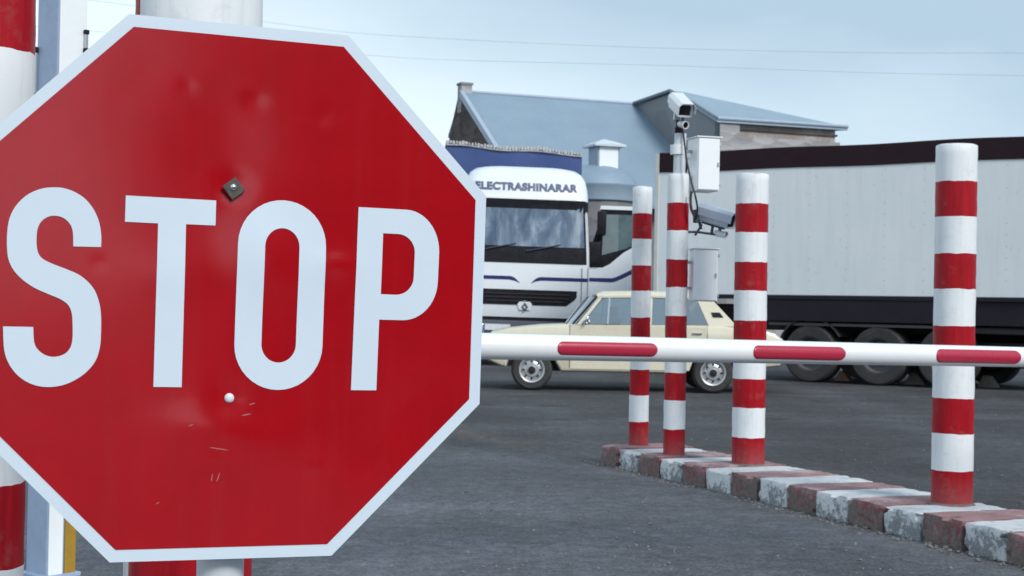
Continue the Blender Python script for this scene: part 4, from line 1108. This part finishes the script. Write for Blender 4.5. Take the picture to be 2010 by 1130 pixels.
for s, yy in ((0, .22), (1, TWD-.22)):
    for x in wx:
        wh = bpy.data.objects.new('wheel', None); col.objects.link(wh); wh.parent = trailer; wh.location = (x, yy, .455); wh.rotation_euler = (0, 0, 0 if s == 0 else PI)
        t_, r_ = wheel_meshes(.455, .34, .27, True)
        t_.build('tyre', M['rubber'], wh, smooth=35)
        rm = MB().lathe([(.274, .150), (.262, .16), (.250, .14), (.235, .02), (.16, .0), (.11, .03), (.10, .10), (.06, .12), (0, .12)], 36, rx(PI/2)).build('rim', paint('dusty_rim', (.10, .10, .105, 1), .6, dirt=.5), wh, smooth=35)
mb = MB()
x = wx[0]; arcp = [(x+.56*math.cos(math.radians(a)), .455+.56*math.sin(math.radians(a))) for a in range(30, 186, 12)]
mb.loft([[(px_, .04, pz), (px_, .40, pz), (px_, .40, pz+.02), (px_, .04, pz+.02)] for px_, pz in arcp]); mb.build('mudguard', paint('mudguard_grey', (.05, .048, .05, 1), .6, dirt=.5), trailer, smooth=40)
for s in (.35, TWD-.35):
    mb = MB(); mb.box((TL-2.6, s, .62), (.14, .14, .9)); mb.box((TL-2.6, s, .10), (.3, .26, .04)); mb.build('landing_leg', M['dark'], trailer)

def chock(px, py, s, mat, label, rot):
    p = ground_at(px, py)
    root = empty('wheel_chock', p, label, 'wheel chock', 'wheel chocks under the trailer'); root.rotation_euler = (0, 0, ang+rot)
    mb = MB(); mb.prism([(-.13*s, -.08, 0), (.13*s, -.08, 0), (.02*s, -.08, .15*s), (-.05*s, -.08, .16*s)], (0, .16, 0)); mb.build('wedge', mat, root)
chock(1657, 747, 1.0, M['orange'], 'orange brown wedge on the ground between the first and second trailer wheels', 0)
chock(1795, 754, 1.15, M['pale_wood'], 'pale wedge on the ground just right of the second trailer wheel', .2)
chock(1941, 760, 1.15, M['pale_wood'], 'pale wedge on the ground right of the rightmost striped post, under the trailer', -.2)

# ------------------------------------------------------------------ buildings
def flat(P, z): return Vector((P.x, P.y, z))
# long building with the monopitch-looking blue roof
A0 = at(905, 180, 45); A1 = at(1250, 205, 47.1)
u = (A1-A0); u.z = 0; u.normalize(); wv = Vector((u.y, -u.x, 0))     # wv: towards the camera
if wv.y > 0: wv = -wv
b1 = empty('stone_building', flat(A0, 0), 'long dark stone building with blue grey metal roof and gable chimney, behind the lorry', 'building')
o0 = flat(A0, 0)
RH = A0.z; slope = .64; D1 = 5.2; D2 = 1.05; LEN = 9.5
def L1(t, s, z): return (u*t + wv*s) + Vector((0, 0, z))
eave = RH-slope*D1
# gable wall (outline follows the roof, steep at the back)
gw = [L1(0, D1-.25, 0), L1(0, D1-.25, eave+.10), L1(0, .15, RH-.14), L1(0, -.20, RH-.02), L1(0, -.55, RH-.55), L1(0, -D2+.15, RH-1.05), L1(0, -D2, RH-1.5), L1(0, -D2-.02, 0)]
mb = MB(); mb.prism(gw, u*.35); mb.build('gable_wall', M['stone_dark'], b1)
mb = MB(); mb.prism([L1(.35, D1-.55, 0), L1(.35, D1-.3, 0), L1(.35, D1-.3, eave+.05), L1(.35, D1-.55, eave+.05)], u*(LEN-.4)); mb.build('front_wall', M['stone_grey'], b1)
mb = MB(); mb.prism([L1(.35, -D2+.05, 0), L1(.35, -D2+.4, 0), L1(.35, -D2+.4, RH-1.1), L1(.35, -D2+.05, RH-1.1)], u*(LEN-.4)); mb.build('back_wall', M['stone_grey'], b1)
mb = MB()
th = .10
mb.prism([L1(.02, 0, RH), L1(.02, D1+.25, eave-slope*.25), L1(.02, D1+.25, eave-slope*.25-th), L1(.02, 0, RH-th*1.2), L1(.02, -D2-.1, RH-1.15-th), L1(.02, -D2-.1, RH-1.15)], u*LEN)
rf = mb.build('roof', M['roof_blue'], b1)
mb = MB(); mb.prism([L1(-.06, .05, RH+.03), L1(-.06, D1+.28, eave-slope*.28+.05), L1(-.06, D1+.28, eave-slope*.28-.14), L1(-.06, .05, RH-.18)], u*.13); mb.build('verge_flashing', M['verge'], rf)
mb = MB(); mb.tube([L1(0, 0, RH+.02), L1(LEN, 0, RH+.02)], .05, 8); mb.build('ridge_cap', M['verge'], rf)
ct = at(905, 162, 45).z
mb = MB(); c0 = L1(.16, -.12, 0); mb.box(c0+Vector((0, 0, (ct+RH-.6)/2)), (.34, .34, ct-RH+.6), rz(math.atan2(u.y, u.x)).to_3x3(), .015); ch = mb.build('chimney', M['stone_mixed'], rf)
mb = MB(); mb.box(c0+Vector((0, 0, ct-.02)), (.40, .40, .07), rz(math.atan2(u.y, u.x)).to_3x3(), .01); mb.build('chimney_cap', M['stone_kiosk'], ch)

# cross wing with the grey gable and shallow roof
def on_gable(px):
    # point of the gable plane (through A1, along wv) under picture column px
    lo, hi = -4.0, 9.0
    for _ in range(60):
        mid = (lo+hi)/2; q = A1+wv*mid-CAM
        if 1005+F*q.dot(RT)/q.dot(_f) < px: lo = mid
        else: hi = mid
    return lo
def gpt(px, py):
    s = on_gable(px); q = A1+wv*s; dep = (q-CAM).dot(_f)
    return s, at(px, py, dep).z
sA, zA = gpt(1322, 178); sB, zB = gpt(1415, 232); sL, zL = gpt(1250, 203)
o1 = flat(A1, 0)
b2 = empty('gabled_building', o1, 'taller grey building with shallow pale metal roof and weathered stone side wall, above the trailer', 'building')
def L2(t, s, z): return (u*t + wv*s) + Vector((0, 0, z))
sBk = sL-1.6; zBk = zL-.25
CLEN = 3.85
mb = MB(); mb.prism([L2(0, sB-.02, 0), L2(0, sB-.02, zB), L2(0, (sA+sB)/2+.1, (zA+zB)/2-.02), L2(0, sA, zA-.05), L2(0, sL, zL-.06), L2(0, sBk, zBk), L2(0, sBk, 0)], u*.3); mb.build('gable_wall', M['stone_grey'], b2)
mb = MB(); mb.prism([L2(.3, sB-.32, 0), L2(.3, sB-.02, 0), L2(.3, sB-.02, zB-.75), L2(.3, sB-.32, zB-.75)], u*(CLEN-.3)); mb.build('side_wall', M['stone_mixed'], b2)
# set-back band of brown boards between two stone courses, under the eaves
mb = MB(); mb.prism([L2(.3, sB-.40, zB-.46), L2(.3, sB-.12, zB-.46), L2(.3, sB-.12, zB-.02), L2(.3, sB-.40, zB-.02)], u*(CLEN-.35)); mb.build('eaves_board', M['brown_board'], b2)
mb = MB(); mb.prism([L2(.0, sB-.3, zB-.46), L2(.0, sB+.0, zB-.46), L2(.0, sB+.0, zB-.02), L2(.0, sB-.3, zB-.02)], u*.62); mb.build('quoin', M['stone_mixed'], b2)
mb = MB(); mb.prism([L2(.62, sB-.2, zB-.28), L2(.62, sB-.07, zB-.28), L2(.62, sB-.07, zB-.23), L2(.62, sB-.2, zB-.23)], u*(CLEN-.62)); mb.build('string_course', M['stone_dark'], b2)
mb = MB(); mb.prism([L2(0, sB-.2, zB-1.05), L2(0, sB+.03, zB-1.05), L2(0, sB+.03, zB-.46), L2(0, sB-.2, zB-.46)], u*(CLEN+.02)); mb.build('cornice', M['stone_mixed'], b2)
mb = MB(); mb.prism([L2(CLEN-.35, sBk, 0), L2(CLEN-.35, sB-.33, 0), L2(CLEN-.35, sB-.33, zB-.1), L2(CLEN-.35, sBk, zB-.1)], u*.3); mb.build('end_wall', M['stone_grey'], b2)
# roof: ridge end near the gable, hipped down to the far corner
e_ = .06
top_ = [L2(-.12, sB+e_, zB-.02), L2(-.12, (sA+sB)/2+.12, (zA+zB)/2-.02), L2(-.12, sA, zA), L2(.35, sA, zA-.01), L2(CLEN+.25, sB-1.2, zB+.10), L2(CLEN+.25, sB+e_, zB+.0)]
bb2 = MB()
vb = [bb2.b.verts.new(p) for p in top_]; vl = [bb2.b.verts.new(p-Vector((0, 0, .10))) for p in top_]
bk_ = [L2(-.12, sL, zL), L2(-.12, sBk-.2, zBk), L2(CLEN+.25, sBk-.2, zB-.2)]
vk = [bb2.b.verts.new(p) for p in bk_]
bb2.b.faces.new((vb[0], vb[1], vb[5])); bb2.b.faces.new((vb[1], vb[2], vb[3], vb[4], vb[5]))
bb2.b.faces.new((vb[2], vk[0], vb[3])); bb2.b.faces.new((vk[0], vk[1], vk[2], vb[4], vb[3]))
for i in (0, 1): bb2.b.faces.new((vb[i], vl[i], vl[i+1], vb[i+1]))
bb2.b.faces.new((vb[5], vl[5], vl[0], vb[0])); bb2.b.faces.new((vb[4], vl[4], vl[5], vb[5]))
bb2.b.faces.new((vl[0], vl[1], vl[5])); bb2.b.faces.new((vl[1], vl[2], vl[3], vl[4], vl[5]))
rf2 = bb2.build('roof', M['roof_pale'], b2)
mb = MB(); mb.tube([Vector(p)+Vector((0, 0, .01)) for p in (top_[0], top_[5])], .05, 8); mb.build('gutter', M['verge'], rf2)
mb = MB(); mb.tube([Vector(p)+Vector((0, 0, .01)) for p in (bk_[0], top_[2], top_[1], top_[0])], .045, 8); mb.build('verge_flashing', paint('verge_grey', (.20, .23, .26, 1), .5), rf2)

# domed porch with a little white turret
KD = 38.0
kp = at(1166, 600, KD); ko = Vector((kp.x, kp.y, 0))
kiosk = empty('domed_kiosk', ko, 'round grey kiosk with domed metal roof and small white turret, right of the lorry', 'kiosk')
zt = lambda py: at(1166, py, KD).z
KR = 82/F*KD
z_f0, z_f1, z_d = zt(396), zt(366), zt(332)
mb = MB().lathe([(KR*.93, 0), (KR*.93, z_f0)], 40); mb.build('wall', M['stone_kiosk'], kiosk, smooth=60)
mb = MB().lathe([(KR*.93, z_f0-.02), (KR*.99, z_f0), (KR*1.0, z_f0+.05), (KR*1.0, z_f1-.06), (KR*1.03, z_f1-.02), (KR*1.03, z_f1+.02), (KR*.9, z_f1+.03)], 40); mb.build('fascia', M['roof_pale'], kiosk, smooth=40)
mb = MB().lathe([(KR*1.01, z_f1+.02), (KR*.97, z_f1+.10), (KR*.88, z_f1+.24), (KR*.72, z_d-.05), (KR*.50, z_d+.06), (0, z_d+.14)], 40); dm = mb.build('dome', M['roof_blue'], kiosk, smooth=40)
tq = at(1185, 330, KD-.15)-ko
z0_, z1_ = zt(334), zt(289); tw = 46/F*KD
trt = MB(); trt.box((tq.x, tq.y, (z0_+z1_)/2), (tw, tw, z1_-z0_), rz(.35).to_3x3(), .008); tr_ = trt.build('turret', M['roof_blue'], kiosk)
trt = MB(); trt.box((0, 0, 0), (tw*.86, .02, (z1_-z0_)*.92)); pn = trt.build('turret_panel', M['box_white'], tr_); pn.matrix_local = T((tq.x, tq.y, (z0_+z1_)/2)) @ rz(.35) @ T((0, -tw/2-.006, 0))
z2_ = zt(274)
trt = MB(); h_ = tw*.72
c4 = [(-h_, -h_), (h_, -h_), (h_, h_), (-h_, h_)]
trt.loft([[(x, y, z1_-.02) for x, y in c4], [(x, y, z1_+.03) for x, y in c4], [(x*.45, y*.45, z2_-.06) for x, y in c4], [(x*.05, y*.05, z2_) for x, y in c4]])
tr2 = trt.build('turret_roof', paint('turret_roof_pale', (.62, .68, .72, 1), .5), tr_); tr2.matrix_local = T((tq.x, tq.y, 0)) @ rz(.35)

# unseen building added behind the camera so the glossy sign mirrors something dark
CB = Vector((7.15, -11.45, 0))
cbd = empty('sign_reflection_block', CB, 'low dark block added behind the viewpoint, unseen, for the red sign to mirror', 'building')
cbd.rotation_euler = (0, 0, math.radians(40))
mb = MB(); mb.box((4.6, -3, 2.3), (9.2, 6, 4.6)); mb.build('wall', M['stone_dark'], cbd)
mb = MB(); mb.box((4.6, -3, 4.75), (9.6, 6.4, .3), None, .02); mb.build('roof', M['dark'], cbd)
for x in (1.6, 4.4, 7.2):
    mb = MB(); mb.box((x, .02, 1.7), (1.3, .06, 1.2)); mb.build('reflection_block_window', M['lens_black'], cbd)

# ------------------------------------------------------------------ overhead wires
for pts, lab in (([(500, 40), (694, 64), (1000, 82), (1332, 95), (1700, 103), (2100, 104)], 'upper thin overhead wire crossing the sky above the roofs'),
                 ([(500, 88), (794, 113), (1060, 122), (1332, 129), (1700, 142), (2100, 150)], 'lower thin overhead wire crossing the sky above the roofs')):
    P = [at(px, py, 75-(px-500)*.006) for px, py in pts]
    d0 = P[0]; ext = [P[0]-(P[1]-P[0])*4] + P + [P[-1]+(P[-1]-P[-2])*4]
    mb = MB(); mb.tube([Vector(q) for q in catmull([tuple(p-d0) for p in ext], 5)], .008, 6)
    tag(mb.build('power_line', M['wire'], smooth=60, loc=d0), lab, 'power line', 'overhead wires')
